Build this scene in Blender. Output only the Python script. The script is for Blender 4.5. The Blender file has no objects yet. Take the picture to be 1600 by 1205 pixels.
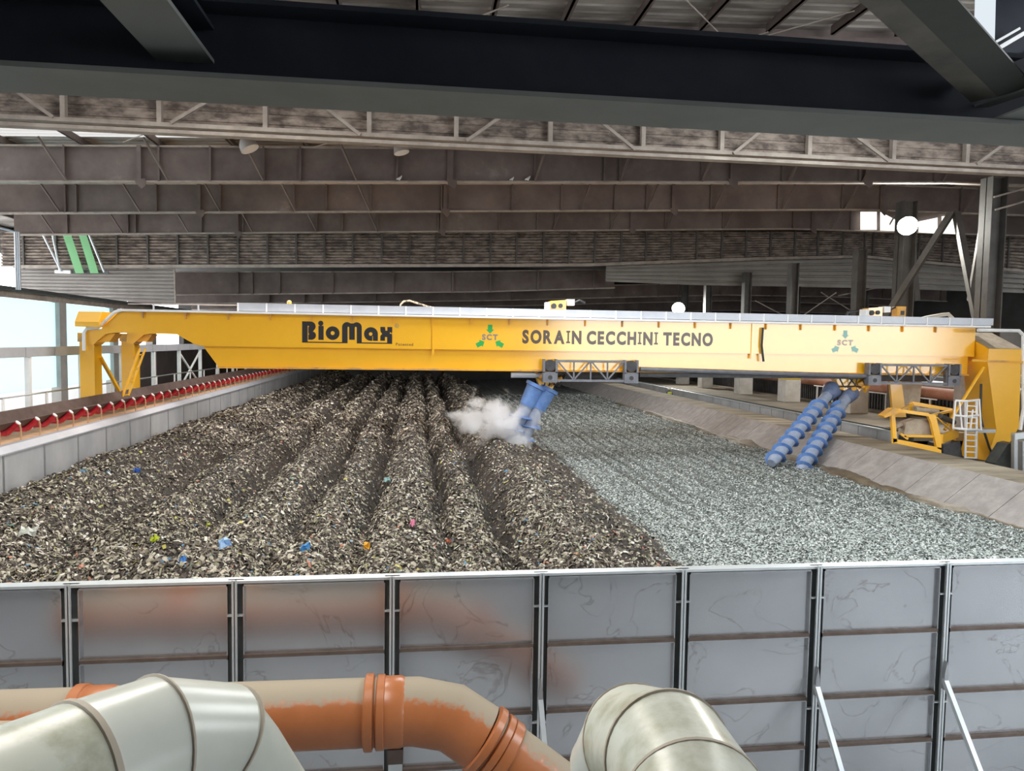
import bpy, bmesh, math, random
import numpy as np
from mathutils import Vector, Matrix
random.seed(7); rng = np.random.default_rng(7)
SC = bpy.context.scene
COL = SC.collection

# ------------------------------------------------------------------ camera, sky, lights, exposure
F, CX, CY, H = 1152.0, 800.0, 602.5, 7.5
def _n(v):
    v = np.array(v, float); return v / np.linalg.norm(v)
_dY = _n([(653 - CX) / F, (530.5 - CY) / F, 1.0])
_dX = _n([(9800 - CX) / F, (670 - CY) / F, 1.0]); _dX = _n(_dX - _dY * (_dX @ _dY))
_dZ = np.cross(_dX, _dY)
RW = np.stack([_dX, _dY, _dZ])                       # camera (right, down, forward) -> world
def at(px, py, X=None, Y=None, Z=None):              # a measured image point at a known plane of the hall
    r = RW @ np.array([(px - CX) / F, (py - CY) / F, 1.0])
    t = X / r[0] if X is not None else (Y / r[1] if Y is not None else (Z - H) / r[2])
    return Vector((r[0] * t, r[1] * t, r[2] * t + H))
cam_d = bpy.data.cameras.new('camera'); cam = bpy.data.objects.new('camera', cam_d); COL.objects.link(cam)
cam_d.sensor_fit = 'HORIZONTAL'; cam_d.sensor_width = 36.0; cam_d.lens = F / 1600 * 36.0
cam_d.clip_start = 0.05; cam_d.clip_end = 1000
_r, _d, _f = RW[:, 0], RW[:, 1], RW[:, 2]
cam.matrix_world = Matrix(((_r[0], -_d[0], -_f[0], 0), (_r[1], -_d[1], -_f[1], 0), (_r[2], -_d[2], -_f[2], H), (0, 0, 0, 1)))
SC.camera = cam
SC.view_settings.view_transform = 'Standard'; SC.view_settings.look = 'None'
SC.view_settings.gamma = 1.0; SC.view_settings.use_curve_mapping = False
SC.view_settings.exposure = 0.55
cy = SC.cycles
cy.max_bounces = 10; cy.diffuse_bounces = 4; cy.glossy_bounces = 3; cy.transmission_bounces = 4; cy.volume_bounces = 8
cy.transparent_max_bounces = 8; cy.caustics_reflective = False; cy.caustics_refractive = False
cy.sample_clamp_indirect = 6.0; cy.use_denoising = True

W = bpy.data.worlds.new('sky'); SC.world = W; W.use_nodes = True
bg = W.node_tree.nodes['Background']; bg.inputs[0].default_value = (0.93, 0.97, 1.0, 1); bg.inputs[1].default_value = 4.4

def light(name, kind, loc, target, energy, color=(1, 1, 1), size=1.0, size_y=None, spot=None, blend=0.6):
    d = bpy.data.lights.new(name, kind); o = bpy.data.objects.new(name, d); COL.objects.link(o)
    d.energy = energy; d.color = color
    if kind == 'AREA':
        d.shape = 'RECTANGLE'; d.size = size; d.size_y = size_y or size
    if kind == 'SPOT':
        d.spot_size = math.radians(spot); d.spot_blend = blend; d.shadow_soft_size = size
    o.location = loc
    o.rotation_euler = (Vector(target) - Vector(loc)).to_track_quat('-Z', 'Y').to_euler()
    return o
# floodlight beyond the right edge, fitting not modelled, then added area fill
light('hall_floodlight', 'SPOT', (33.5, 15.5, 11.5), (16, 31.6, 7.3), 900, (1.0, 0.92, 0.82), 0.3, spot=46, blend=0.8)
for lx, ly, lz, en, colr in ((-5, 17, 15.6, 900, (1.0, 0.95, 0.86)), (12, 17.5, 15.8, 1000, (0.95, 1.0, 0.97)), (-5, 33, 14.4, 1000, (1.0, 0.93, 0.88)), (4.5, 29.5, 14.4, 1000, (0.97, 0.98, 1.0)),
                             (-5, 47, 14.2, 1100, (1.0, 0.93, 0.88)), (11, 47, 14.4, 800, (1.0, 0.96, 0.9)), (-4, 64.5, 12.0, 10, (1, 0.95, 0.9)), (33, 47, 12.8, 900, (1, 0.97, 0.9)), (12.5, 6.8, 12.3, 760, (0.93, 0.97, 1.0)), (-4, 6.6, 12.5, 600, (1.0, 0.96, 0.9))):
    light('hall_fill_light', 'AREA', (lx, ly, lz), (lx, ly + 0.01, 0), en, colr, 5.0, 5.0)  # unseen area fill, added to brighten refuse, girders and front plates

# ------------------------------------------------------------------ materials
def nodes_of(m):
    m.use_nodes = True; return m.node_tree.nodes, m.node_tree.links
def mat(name, c1, c2=None, rough=0.6, metal=0.0, scale=2.0, detail=5.0, lo=0.35, hi=0.65, bump=0.0, bscale=None, stretch=(1, 1, 1), c3=None, spec=0.5, coat=0.0):
    m = bpy.data.materials.new(name); N, L = nodes_of(m)
    b = N['Principled BSDF']; b.inputs['Roughness'].default_value = rough; b.inputs['Metallic'].default_value = metal
    b.inputs['Specular IOR Level'].default_value = spec; b.inputs['Coat Weight'].default_value = coat; b.inputs['Coat Roughness'].default_value = 0.16; b.inputs['Coat IOR'].default_value = 1.75
    b.inputs['Base Color'].default_value = (*c1, 1)
    if c2 is None and bump == 0: return m
    tc = N.new('ShaderNodeTexCoord'); mp = N.new('ShaderNodeMapping'); mp.inputs['Scale'].default_value = stretch
    geo = N.new('ShaderNodeNewGeometry')
    L.new(geo.outputs['Position'], mp.inputs['Vector'])
    if c2 is not None:
        nz = N.new('ShaderNodeTexNoise'); nz.inputs['Scale'].default_value = scale; nz.inputs['Detail'].default_value = detail
        nz.inputs['Roughness'].default_value = 0.62
        L.new(mp.outputs[0], nz.inputs['Vector'])
        rp = N.new('ShaderNodeValToRGB'); rp.color_ramp.elements[0].position = lo; rp.color_ramp.elements[1].position = hi
        rp.color_ramp.elements[0].color = (*c1, 1); rp.color_ramp.elements[1].color = (*c2, 1)
        if c3 is not None:
            e = rp.color_ramp.elements.new(min(0.97, hi + 0.12)); e.color = (*c3, 1)
        L.new(nz.outputs['Fac'], rp.inputs['Fac']); L.new(rp.outputs['Color'], b.inputs['Base Color'])
    if bump:
        nb = N.new('ShaderNodeTexNoise'); nb.inputs['Scale'].default_value = bscale or scale * 4; nb.inputs['Detail'].default_value = 4
        L.new(mp.outputs[0], nb.inputs['Vector'])
        bm = N.new('ShaderNodeBump'); bm.inputs['Strength'].default_value = bump; bm.inputs['Distance'].default_value = 0.05
        L.new(nb.outputs['Fac'], bm.inputs['Height']); L.new(bm.outputs[0], b.inputs['Normal'])
    return m
def emis(name, col, s):
    m = bpy.data.materials.new(name); N, L = nodes_of(m); N.clear()
    e = N.new('ShaderNodeEmission'); e.inputs[0].default_value = (*col, 1); e.inputs[1].default_value = s
    o = N.new('ShaderNodeOutputMaterial'); L.new(e.outputs[0], o.inputs[0]); return m
def translucent(name, col, mix=0.7):
    m = bpy.data.materials.new(name); N, L = nodes_of(m); N.clear()
    t = N.new('ShaderNodeBsdfTranslucent'); t.inputs[0].default_value = (*col, 1)
    d = N.new('ShaderNodeBsdfDiffuse'); d.inputs[0].default_value = (*col, 1)
    x = N.new('ShaderNodeMixShader'); x.inputs[0].default_value = mix
    L.new(d.outputs[0], x.inputs[1]); L.new(t.outputs[0], x.inputs[2])
    o = N.new('ShaderNodeOutputMaterial'); L.new(x.outputs[0], o.inputs[0]); return m

M = {}
M['girder'] = mat('dusty brown steel', (0.125, 0.095, 0.087), (0.2, 0.16, 0.145), 0.75, 0, 0.5, 6, 0.38, 0.66, c3=(0.32, 0.28, 0.25))
M['girder_edge'] = mat('pale dusty steel edge', (0.3, 0.255, 0.225), (0.44, 0.385, 0.34), 0.8, 0, 1.5)
M['deck'] = mat('sooty roof sheet', (0.17, 0.148, 0.135), (0.46, 0.42, 0.39), 0.7, 0, 0.35, 7, 0.36, 0.62, stretch=(0.6, 2.0, 1))
M['cladding'] = mat('sooty ribbed cladding', (0.10, 0.076, 0.066), (0.36, 0.295, 0.25), 0.8, 0, 2.2, 9, 0.38, 0.62, stretch=(0.7, 1, 1.6))
M['cladding_clean'] = mat('grey ribbed cladding', (0.25, 0.225, 0.21), (0.34, 0.31, 0.29), 0.6, 0, 0.4, 6)
M['cladding_dark'] = mat('dark ribbed cladding', (0.24, 0.225, 0.21), (0.34, 0.32, 0.29), 0.6, 0, 0.4, 6)
M['shaded'] = mat('dark navy paint', (0.020, 0.024, 0.033), (0.030, 0.034, 0.044), 0.6, 0, 1.5, spec=0.12)  # unlit beam web: its shade is put into the colour
M['grey_lit'] = mat('lit grey green paint', (0.135, 0.146, 0.14), (0.165, 0.175, 0.167), 0.5, 0, 2.0)  # underside of the same beams, its lit tone put into the colour
M['brownbrace'] = mat('dirty brace paint', (0.09, 0.085, 0.072), (0.17, 0.155, 0.13), 0.6, 0, 3)
M['braceshade'] = mat('shaded brace paint', (0.06, 0.066, 0.06), (0.085, 0.09, 0.08), 0.6, 0, 2, spec=0.2)  # brace face turned from the light, shade put into its colour
M['galv'] = mat('galvanised steel', (0.40, 0.42, 0.45), (0.52, 0.54, 0.57), 0.34, 0.75, 0.9, 6)
M['galv_bright'] = mat('bright galvanised steel', (0.55, 0.6, 0.63), (0.66, 0.7, 0.72), 0.4, 0.55, 2)
M['galv_wall'] = mat('weathered steel wall', (0.40, 0.42, 0.45), (0.54, 0.555, 0.575), 0.5, 0.35, 0.8, 6, stretch=(1, 1, 0.5))
M['rustgap'] = mat('rusty brown seam', (0.09, 0.062, 0.048), (0.13, 0.1, 0.085), 0.8, 0, 4)
M['darkgap'] = mat('dark recess steel', (0.075, 0.085, 0.085), (0.11, 0.12, 0.12), 0.5, 0.4, 3)
M['yellow'] = mat('crane yellow paint', (0.88, 0.45, 0.012), (0.92, 0.48, 0.018), 0.3, 0, 0.6, 4, coat=1.0)
M['yellow_dirty'] = mat('dirty yellow paint', (0.42, 0.25, 0.12), (0.78, 0.38, 0.03), 0.55, 0, 1.4, 6, 0.35, 0.55)
M['dusty'] = mat('brown dust on steel', (0.33, 0.27, 0.2), (0.45, 0.38, 0.3), 0.85, 0, 3)
M['white'] = mat('white paint', (0.78, 0.79, 0.8), (0.86, 0.86, 0.86), 0.45, 0, 2)
M['tray'] = mat('grey cable tray', (0.46, 0.48, 0.53), (0.53, 0.55, 0.6), 0.45, 0.2, 1)
M['black'] = mat('black print', (0.02, 0.019, 0.022), None, 0.35)
M['letter'] = mat('dark brown lettering', (0.075, 0.05, 0.032), None, 0.28)
M['lettergrey'] = mat('grey lettering', (0.2, 0.19, 0.19), None, 0.35)
M['green'] = mat('green arrow print', (0.02, 0.34, 0.07), None, 0.4)
M['fadedcyan'] = mat('faded pale blue print', (0.25, 0.5, 0.46), None, 0.4)
M['fadedpink'] = mat('faded grey print', (0.42, 0.36, 0.33), None, 0.4)
M['carriage'] = mat('grey carriage steel', (0.14, 0.145, 0.165), (0.2, 0.205, 0.23), 0.5, 0.2, 3)
M['carriage_dark'] = mat('black rubber and steel', (0.03, 0.03, 0.035), (0.06, 0.058, 0.06), 0.6, 0, 4)
M['blue'] = mat('blue auger paint', (0.10, 0.2, 0.48), (0.16, 0.29, 0.58), 0.5, 0, 4)
M['bluegrey'] = mat('worn blue grey steel', (0.24, 0.29, 0.4), (0.33, 0.37, 0.47), 0.5, 0.1, 5)
M['bluedark'] = mat('dark blue cone', (0.08, 0.11, 0.2), (0.13, 0.17, 0.28), 0.5, 0.1, 3)
M['red'] = mat('red roller paint', (0.44, 0.012, 0.03), (0.6, 0.03, 0.05), 0.35, 0, 6)
M['rustbracket'] = mat('tan roller bracket', (0.45, 0.25, 0.14), (0.56, 0.35, 0.2), 0.7, 0, 6)
M['belt'] = mat('brown rubber belt', (0.075, 0.045, 0.037), (0.115, 0.075, 0.062), 0.75, 0, 2)
M['sand'] = mat('orange brown dust', (0.58, 0.34, 0.17), (0.68, 0.46, 0.28), 0.9, 0, 3)
M['concrete'] = mat('grey concrete', (0.25, 0.228, 0.22), (0.35, 0.322, 0.31), 0.85, 0, 2.2, 7, bump=0.25)
M['ledge'] = mat('muddy concrete', (0.125, 0.1, 0.07), (0.33, 0.285, 0.215), 0.85, 0, 0.9, 8, 0.34, 0.62, bump=0.35, stretch=(0.35, 1.6, 1))
M['floor'] = mat('dusty floor', (0.17, 0.142, 0.105), (0.27, 0.235, 0.185), 0.85, 0, 0.5, 6)
M['pillar'] = mat('pale concrete pillar', (0.5, 0.47, 0.43), (0.66, 0.64, 0.6), 0.85, 0, 1.4, 7)
M['pillar_yellow'] = mat('yellow band paint', (0.75, 0.52, 0.06), (0.82, 0.62, 0.12), 0.7, 0, 2)
M['columnsteel'] = mat('dark column steel', (0.075, 0.07, 0.066), (0.115, 0.108, 0.1), 0.6, 0, 1.2)
M['columngrey'] = mat('grey concrete column', (0.36, 0.34, 0.33), (0.44, 0.42, 0.4), 0.8, 0, 1)
M['darkwall'] = mat('dark wall sheet', (0.05, 0.048, 0.047), (0.085, 0.08, 0.078), 0.8, 0, 0.3)
M['greywall'] = mat('grey sheet wall', (0.12, 0.105, 0.1), (0.17, 0.15, 0.145), 0.8, 0, 0.5)
M['hoses'] = mat('black hose row', (0.025, 0.023, 0.024), (0.06, 0.056, 0.058), 0.5, 0, 2)
M['orange'] = mat('orange brown plastic pipe', (0.36, 0.125, 0.045), (0.41, 0.145, 0.055), 0.3, 0, 2.5)
M['redpipe'] = mat('dusty orange pipe', (0.42, 0.16, 0.09), (0.5, 0.24, 0.16), 0.6, 0, 2)
M['yard'] = mat('white concrete yard', (0.75, 0.74, 0.72), None, 0.9)
M['person_skin'] = mat('skin', (0.5, 0.3, 0.2), None, 0.6)
M['vest'] = mat('yellow green hi-vis cloth', (0.62, 0.72, 0.12), None, 0.7)
M['cloth'] = mat('dark work cloth', (0.05, 0.055, 0.07), None, 0.8)
M['bird'] = mat('pale feathers', (0.7, 0.69, 0.7), None, 0.8)
M['cable'] = mat('black cable', (0.03, 0.03, 0.03), None, 0.5)
M['hosebeige'] = mat('ribbed beige hose', (0.42, 0.37, 0.3), None, 0.6)
M['hosewhite'] = mat('banded pale hose', (0.75, 0.6, 0.4), (0.2, 0.15, 0.1), 0.6, 0, 9, 1, 0.45, 0.55)
M['whitepipe'] = mat('off white plastic pipe', (0.56, 0.59, 0.53), (0.64, 0.67, 0.62), 0.26, 0, 1.8, 5)
M['lamp'] = emis('flood lens', (1.0, 0.99, 0.92), 60)
M['lampfar'] = emis('far flood lens', (1.0, 1.0, 0.97), 40)
M['lampwhite'] = mat('white enamel shade', (0.5, 0.46, 0.44), None, 0.5)
M['pane'] = translucent('pale blue sheet', (0.66, 0.86, 0.89), 0.9)
M['panefront'] = translucent('pale cladding sheet', (0.62, 0.78, 0.84), 0.8)
M['greensheet'] = translucent('green rooflight sheet', (0.42, 0.78, 0.46), 0.5)
M['rooflight'] = emis('daylit white sheet', (1.0, 0.98, 0.9), 1.1)
M['skylight'] = emis('daylit skylight', (0.85, 0.93, 1.0), 0.62)

def dusted(name, base, base2, dust, nz=0.55, rough=0.3):        # a pipe whose upward side carries settled dust
    m = mat(name, base, base2, rough, 0, 2.5); N, L = m.node_tree.nodes, m.node_tree.links
    b = N['Principled BSDF']; src = b.inputs['Base Color'].links[0].from_socket
    geo = N.new('ShaderNodeNewGeometry'); sep = N.new('ShaderNodeSeparateXYZ'); L.new(geo.outputs['Normal'], sep.inputs[0])
    no = N.new('ShaderNodeTexNoise'); no.inputs['Scale'].default_value = 14; no.inputs['Detail'].default_value = 6
    L.new(geo.outputs['Position'], no.inputs['Vector'])
    ad = N.new('ShaderNodeMath'); ad.operation = 'MULTIPLY_ADD'; ad.inputs[1].default_value = 0.45; L.new(no.outputs['Fac'], ad.inputs[0]); L.new(sep.outputs['Z'], ad.inputs[2])
    rp = N.new('ShaderNodeValToRGB'); rp.color_ramp.elements[0].position = nz + 0.2; rp.color_ramp.elements[1].position = nz + 0.34
    rp.color_ramp.elements[0].color = (0, 0, 0, 1); rp.color_ramp.elements[1].color = (0.9, 0.9, 0.9, 1); L.new(ad.outputs[0], rp.inputs['Fac'])
    mx = N.new('ShaderNodeMix'); mx.data_type = 'RGBA'; mx.inputs['B'].default_value = (*dust, 1)
    L.new(rp.outputs['Color'], mx.inputs['Factor']); L.new(src, mx.inputs['A']); L.new(mx.outputs['Result'], b.inputs['Base Color'])
    rr = N.new('ShaderNodeMapRange'); rr.inputs['To Min'].default_value = rough; rr.inputs['To Max'].default_value = 0.8
    L.new(rp.outputs['Color'], rr.inputs['Value']); L.new(rr.outputs['Result'], b.inputs['Roughness'])
    return m
M['orange_dusty'] = dusted('orange pipe with settled dust', (0.36, 0.125, 0.045), (0.41, 0.145, 0.055), (0.29, 0.265, 0.2), nz=0.66)
M['white_mossy'] = mat('off white pipe with olive stains', (0.32, 0.32, 0.21), (0.62, 0.64, 0.56), 0.3, 0, 3.2, 8, 0.3, 0.52)

def panel_mat():                                                # galvanised wall plates with thin wandering water marks
    m = mat('galvanised wall plate', (0.52, 0.54, 0.57), (0.60, 0.62, 0.65), 0.24, 0.8, 0.5, 4)
    N, L = m.node_tree.nodes, m.node_tree.links; b = N['Principled BSDF']; src = b.inputs['Base Color'].links[0].from_socket
    geo = N.new('ShaderNodeNewGeometry'); n1 = N.new('ShaderNodeTexNoise'); n1.inputs['Scale'].default_value = 1.1; n1.inputs['Detail'].default_value = 5; n1.inputs['Distortion'].default_value = 0.8
    L.new(geo.outputs['Position'], n1.inputs['Vector'])
    a = N.new('ShaderNodeMath'); a.operation = 'SUBTRACT'; a.inputs[1].default_value = 0.56; L.new(n1.outputs['Fac'], a.inputs[0])
    c = N.new('ShaderNodeMath'); c.operation = 'ABSOLUTE'; L.new(a.outputs[0], c.inputs[0])
    rp = N.new('ShaderNodeValToRGB'); rp.color_ramp.elements[0].position = 0.0; rp.color_ramp.elements[1].position = 0.009
    rp.color_ramp.elements[0].color = (0.6, 0.57, 0.55, 1); rp.color_ramp.elements[1].color = (1, 1, 1, 1); L.new(c.outputs[0], rp.inputs['Fac'])
    mx = N.new('ShaderNodeMix'); mx.data_type = 'RGBA'; mx.blend_type = 'MULTIPLY'; mx.inputs['Factor'].default_value = 0.7
    L.new(src, mx.inputs['A']); L.new(rp.outputs['Color'], mx.inputs['B']); L.new(mx.outputs['Result'], b.inputs['Base Color'])
    return m
M['plate'] = panel_mat()

# ------------------------------------------------------------------ mesh helpers
class MB:
    def __init__(s): s.v, s.f, s.m = [], [], []
    def add(s, vs, fs, mi=0):
        o = len(s.v); s.v += [tuple(p) for p in vs]; s.f += [tuple(i + o for i in f) for f in fs]; s.m += [mi] * len(fs); return s
    def box(s, a, b, mi=0):
        x0, x1 = sorted((a[0], b[0])); y0, y1 = sorted((a[1], b[1])); z0, z1 = sorted((a[2], b[2]))
        return s.add([(x0, y0, z0), (x1, y0, z0), (x1, y1, z0), (x0, y1, z0), (x0, y0, z1), (x1, y0, z1), (x1, y1, z1), (x0, y1, z1)],
                     [(0, 3, 2, 1), (4, 5, 6, 7), (0, 1, 5, 4), (1, 2, 6, 5), (2, 3, 7, 6), (3, 0, 4, 7)], mi)
    def bar(s, p, q, w, h=None, up=(0, 0, 1), mi=0):
        h = h or w; p, q = Vector(p), Vector(q); d = (q - p).normalized(); u = Vector(up)
        if abs(d.dot(u)) > 0.97: u = Vector((0, 1, 0)) if abs(d.y) < 0.9 else Vector((1, 0, 0))
        sd = d.cross(u).normalized(); u = sd.cross(d).normalized()
        c = [sd * (a * w / 2) + u * (b * h / 2) for a, b in ((-1, -1), (1, -1), (1, 1), (-1, 1))]
        return s.add([p + k for k in c] + [q + k for k in c], [(3, 2, 1, 0), (4, 5, 6, 7), (0, 1, 5, 4), (1, 2, 6, 5), (2, 3, 7, 6), (3, 0, 4, 7)], mi)
    def tube(s, pts, r, n=10, cap=True, mi=0):
        pts = [Vector(p) for p in pts]; k = len(pts); rs = list(r) if isinstance(r, (list, tuple)) else [r] * k
        vs, prev = [], None
        for i, p in enumerate(pts):
            d0 = (p - pts[i - 1]).normalized() if i else None; d1 = (pts[i + 1] - p).normalized() if i < k - 1 else None
            if d0 is None or d0.length < 1e-6: d0 = d1
            if d1 is None or d1.length < 1e-6: d1 = d0
            d = (d0 + d1); d = d.normalized() if d.length > 1e-6 else d0
            if prev is None:
                a = Vector((0, 0, 1)) if abs(d.z) < 0.9 else Vector((1, 0, 0)); sd = d.cross(a).normalized()
            else:
                sd = prev - d * prev.dot(d); sd.normalize()
            prev = sd; up = d.cross(sd); st = 1 / max(0.5, d.dot(d1)) if 0 < i < k - 1 else 1
            for j in range(n):
                t = 2 * math.pi * j / n; vs.append(p + (sd * math.cos(t) + up * math.sin(t)) * rs[i])
        fs = []
        for i in range(k - 1):
            for j in range(n):
                a, b = i * n + j, i * n + (j + 1) % n; fs.append((a, b, b + n, a + n))
        if cap: fs += [tuple(range(n))[::-1], tuple(range((k - 1) * n, k * n))]
        return s.add(vs, fs, mi)
    def prism(s, poly, y0, y1, mi=0):                 # polygon of (x, z) extruded along y
        n = len(poly); vs = [(x, y0, z) for x, z in poly] + [(x, y1, z) for x, z in poly]
        ar = sum(poly[i][0] * poly[(i + 1) % n][1] - poly[(i + 1) % n][0] * poly[i][1] for i in range(n))
        fr, bk = tuple(range(n)), tuple(range(2 * n - 1, n - 1, -1))
        sd = [((i + 1) % n, i, i + n, (i + 1) % n + n) for i in range(n)]
        if ar < 0: fr, bk, sd = fr[::-1], bk[::-1], [q[::-1] for q in sd]
        return s.add(vs, [fr, bk] + sd, mi)
    def prism_x(s, poly, x0, x1, mi=0):               # polygon of (y, z) extruded along x
        n = len(poly); vs = [(x0, y, z) for y, z in poly] + [(x1, y, z) for y, z in poly]
        return s.add(vs, [tuple(range(n))[::-1], tuple(range(n, 2 * n))] + [(i, (i + 1) % n, (i + 1) % n + n, i + n) for i in range(n)], mi)
    def build(s, name, m, parent=None, smooth=False, bevel=0.0):
        me = bpy.data.meshes.new(name); me.from_pydata(s.v, [], s.f)
        ms = m if isinstance(m, (list, tuple)) else [m]
        for x in ms: me.materials.append(M[x] if isinstance(x, str) else x)
        if len(ms) > 1: me.polygons.foreach_set('material_index', s.m)
        bmx = bmesh.new(); bmx.from_mesh(me); bmesh.ops.recalc_face_normals(bmx, faces=bmx.faces); bmx.to_mesh(me); bmx.free()
        if smooth: me.polygons.foreach_set('use_smooth', [True] * len(me.polygons)); me.set_sharp_from_angle(angle=math.radians(40))
        o = bpy.data.objects.new(name, me); COL.objects.link(o)
        if parent is not None:
            o.parent = parent
            if parent.type == 'EMPTY': o.location = -Vector(parent.location)
        if bevel:
            b = o.modifiers.new('bevel', 'BEVEL'); b.width = bevel; b.segments = 2; b.limit_method = 'ANGLE'
        return o
def tag(o, label, cat=None, group=None, kind=None):
    if label: o['label'] = label
    if cat: o['category'] = cat
    if group: o['group'] = group
    if kind: o['kind'] = kind
    return o
def thing(name, label, cat, loc=(0, 0, 0), group=None):
    o = bpy.data.objects.new(name, None); COL.objects.link(o); o.location = loc; o.empty_display_size = 0.3
    return tag(o, label, cat, group)
def struct(name, mb, m, label=None):
    o = mb.build(name, m); o['kind'] = 'structure'
    if label: o['label'] = label
    return o
def copy_tree(o, loc, label=None):
    r = o.copy(); COL.objects.link(r); r.location = loc
    if label: r['label'] = label
    for ch in list(o.children):
        c = ch.copy(); COL.objects.link(c); c.parent = r
        for g in list(ch.children):
            d = g.copy(); COL.objects.link(d); d.parent = c
    return r
def np_mesh(name, V, Fq, mats, mi=None, smooth=False):
    me = bpy.data.meshes.new(name); me.vertices.add(len(V)); me.vertices.foreach_set('co', np.ascontiguousarray(V, np.float32).ravel())
    me.loops.add(len(Fq) * 4); me.loops.foreach_set('vertex_index', np.ascontiguousarray(Fq, np.int32).ravel())
    me.polygons.add(len(Fq)); me.polygons.foreach_set('loop_start', np.arange(0, len(Fq) * 4, 4, dtype=np.int32))
    me.polygons.foreach_set('loop_total', np.full(len(Fq), 4, np.int32))
    for x in mats: me.materials.append(M[x] if isinstance(x, str) else x)
    if mi is not None: me.polygons.foreach_set('material_index', np.asarray(mi, np.int32))
    me.polygons.foreach_set('use_smooth', np.full(len(Fq), smooth))
    me.update(); me.validate()
    o = bpy.data.objects.new(name, me); COL.objects.link(o); return o

# ------------------------------------------------------------------ levels of the place
ZWALL, XL, ZLEDGE, ZAISLE, ZTRENCH, ZBED = 4.26, -11.46, 3.43, 3.3, 2.0, 2.35
YG = 31.6                                              # front face of the gantry
def zb(X): return 14.84 + 0.041 * min(X, 27) + 0.006 * max(0, X - 27)      # rafters' bottom flange
def zdeck(X): return zb(X) + 1.95
def zdeck_high(X): return zb(X) + 3.05                # the roof steps up on the near side of the sheeted lattice girder

# ------------------------------------------------------------------ floor, outside yard, shell
M['frontfloor'] = mat('grey blue concrete floor', (0.26, 0.275, 0.285), (0.34, 0.355, 0.365), 0.8, 0, 0.8)
struct('floor', MB().box((-34, -8, -0.2), (60, 112, 0.0)), 'frontfloor')
struct('floor', MB().box((-21.6, 9.9, 2.9), (-11.75, 112, 3.3)), 'floor')
struct('floor', MB().box((22.5, 33.1, 2.9), (60, 112, ZAISLE)), 'floor')
struct('floor', MB().box((20.06, 10.2, 1.6), (60, 33.1, ZTRENCH)).box((20.06, 33.1, 1.6), (22.5, 112, ZTRENCH)), 'floor')
struct('ground', MB().box((-160, -60, 2.6), (-21.9, 200, 3.1)), 'yard')
struct('wall_back', MB().box((-34, 111, 0), (60, 111.4, 18)), 'darkwall')
mb = MB().box((-34, -6.4, 0), (60, -6, 3.5)).box((-34, -6.4, 14), (60, -6, 19)).box((-34, -6.4, 3.5), (13, -6, 14)).box((54, -6.4, 3.5), (60, -6, 14))
struct('front_light_block', mb, 'darkwall')  # unseen wall added to cut front sky light; its gap lights the girder
struct('wall_right', MB().box((58, -8, 0), (58.4, 112, 18.5)), 'darkwall')

def deck_mesh(y0, y1, zf, clear_to=None):
    ys, zs, p = [], [], y0
    while p < y1:
        for dy, dz in ((0, 0), (0.30, 0), (0.36, 0.07), (0.44, 0.07)): ys.append(p + dy); zs.append(dz)
        p += 0.5
    mb = MB(); xs = (-36, -9, 27, 56); n = len(ys)
    for i in range(3):
        a, b = xs[i], xs[i + 1]
        vs = [(a, ys[k], zf(a) + zs[k]) for k in range(n)] + [(b, ys[k], zf(b) + zs[k]) for k in range(n)]
        clear = [i == 0 and clear_to is not None and ys[k] < clear_to for k in range(n - 1)]
        mb.add(vs, [(k, k + 1, k + 1 + n, k + n) for k in range(n - 1) if not clear[k]], 0)
        if any(clear): mb.add(vs, [(k, k + 1, k + 1 + n, k + n) for k in range(n - 1) if clear[k]], 1)
    return mb
M['clearsheet'] = translucent('added milky roof sheet', (0.20, 0.19, 0.18), 0.75)  # translucent sheets added to brighten the left bay of the deck
struct('ceiling', deck_mesh(-8, 24.8, zdeck_high), 'deck')
struct('ceiling', deck_mesh(24.9, 62, zdeck, 35.2), ['deck', 'clearsheet'])
struct('ceiling', MB().add([(-40, 62, 16.4), (60, 62, 17.4), (60, 112, 16.4), (-40, 112, 14.5)], [(0, 1, 2, 3)]), 'darkwall')

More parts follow.
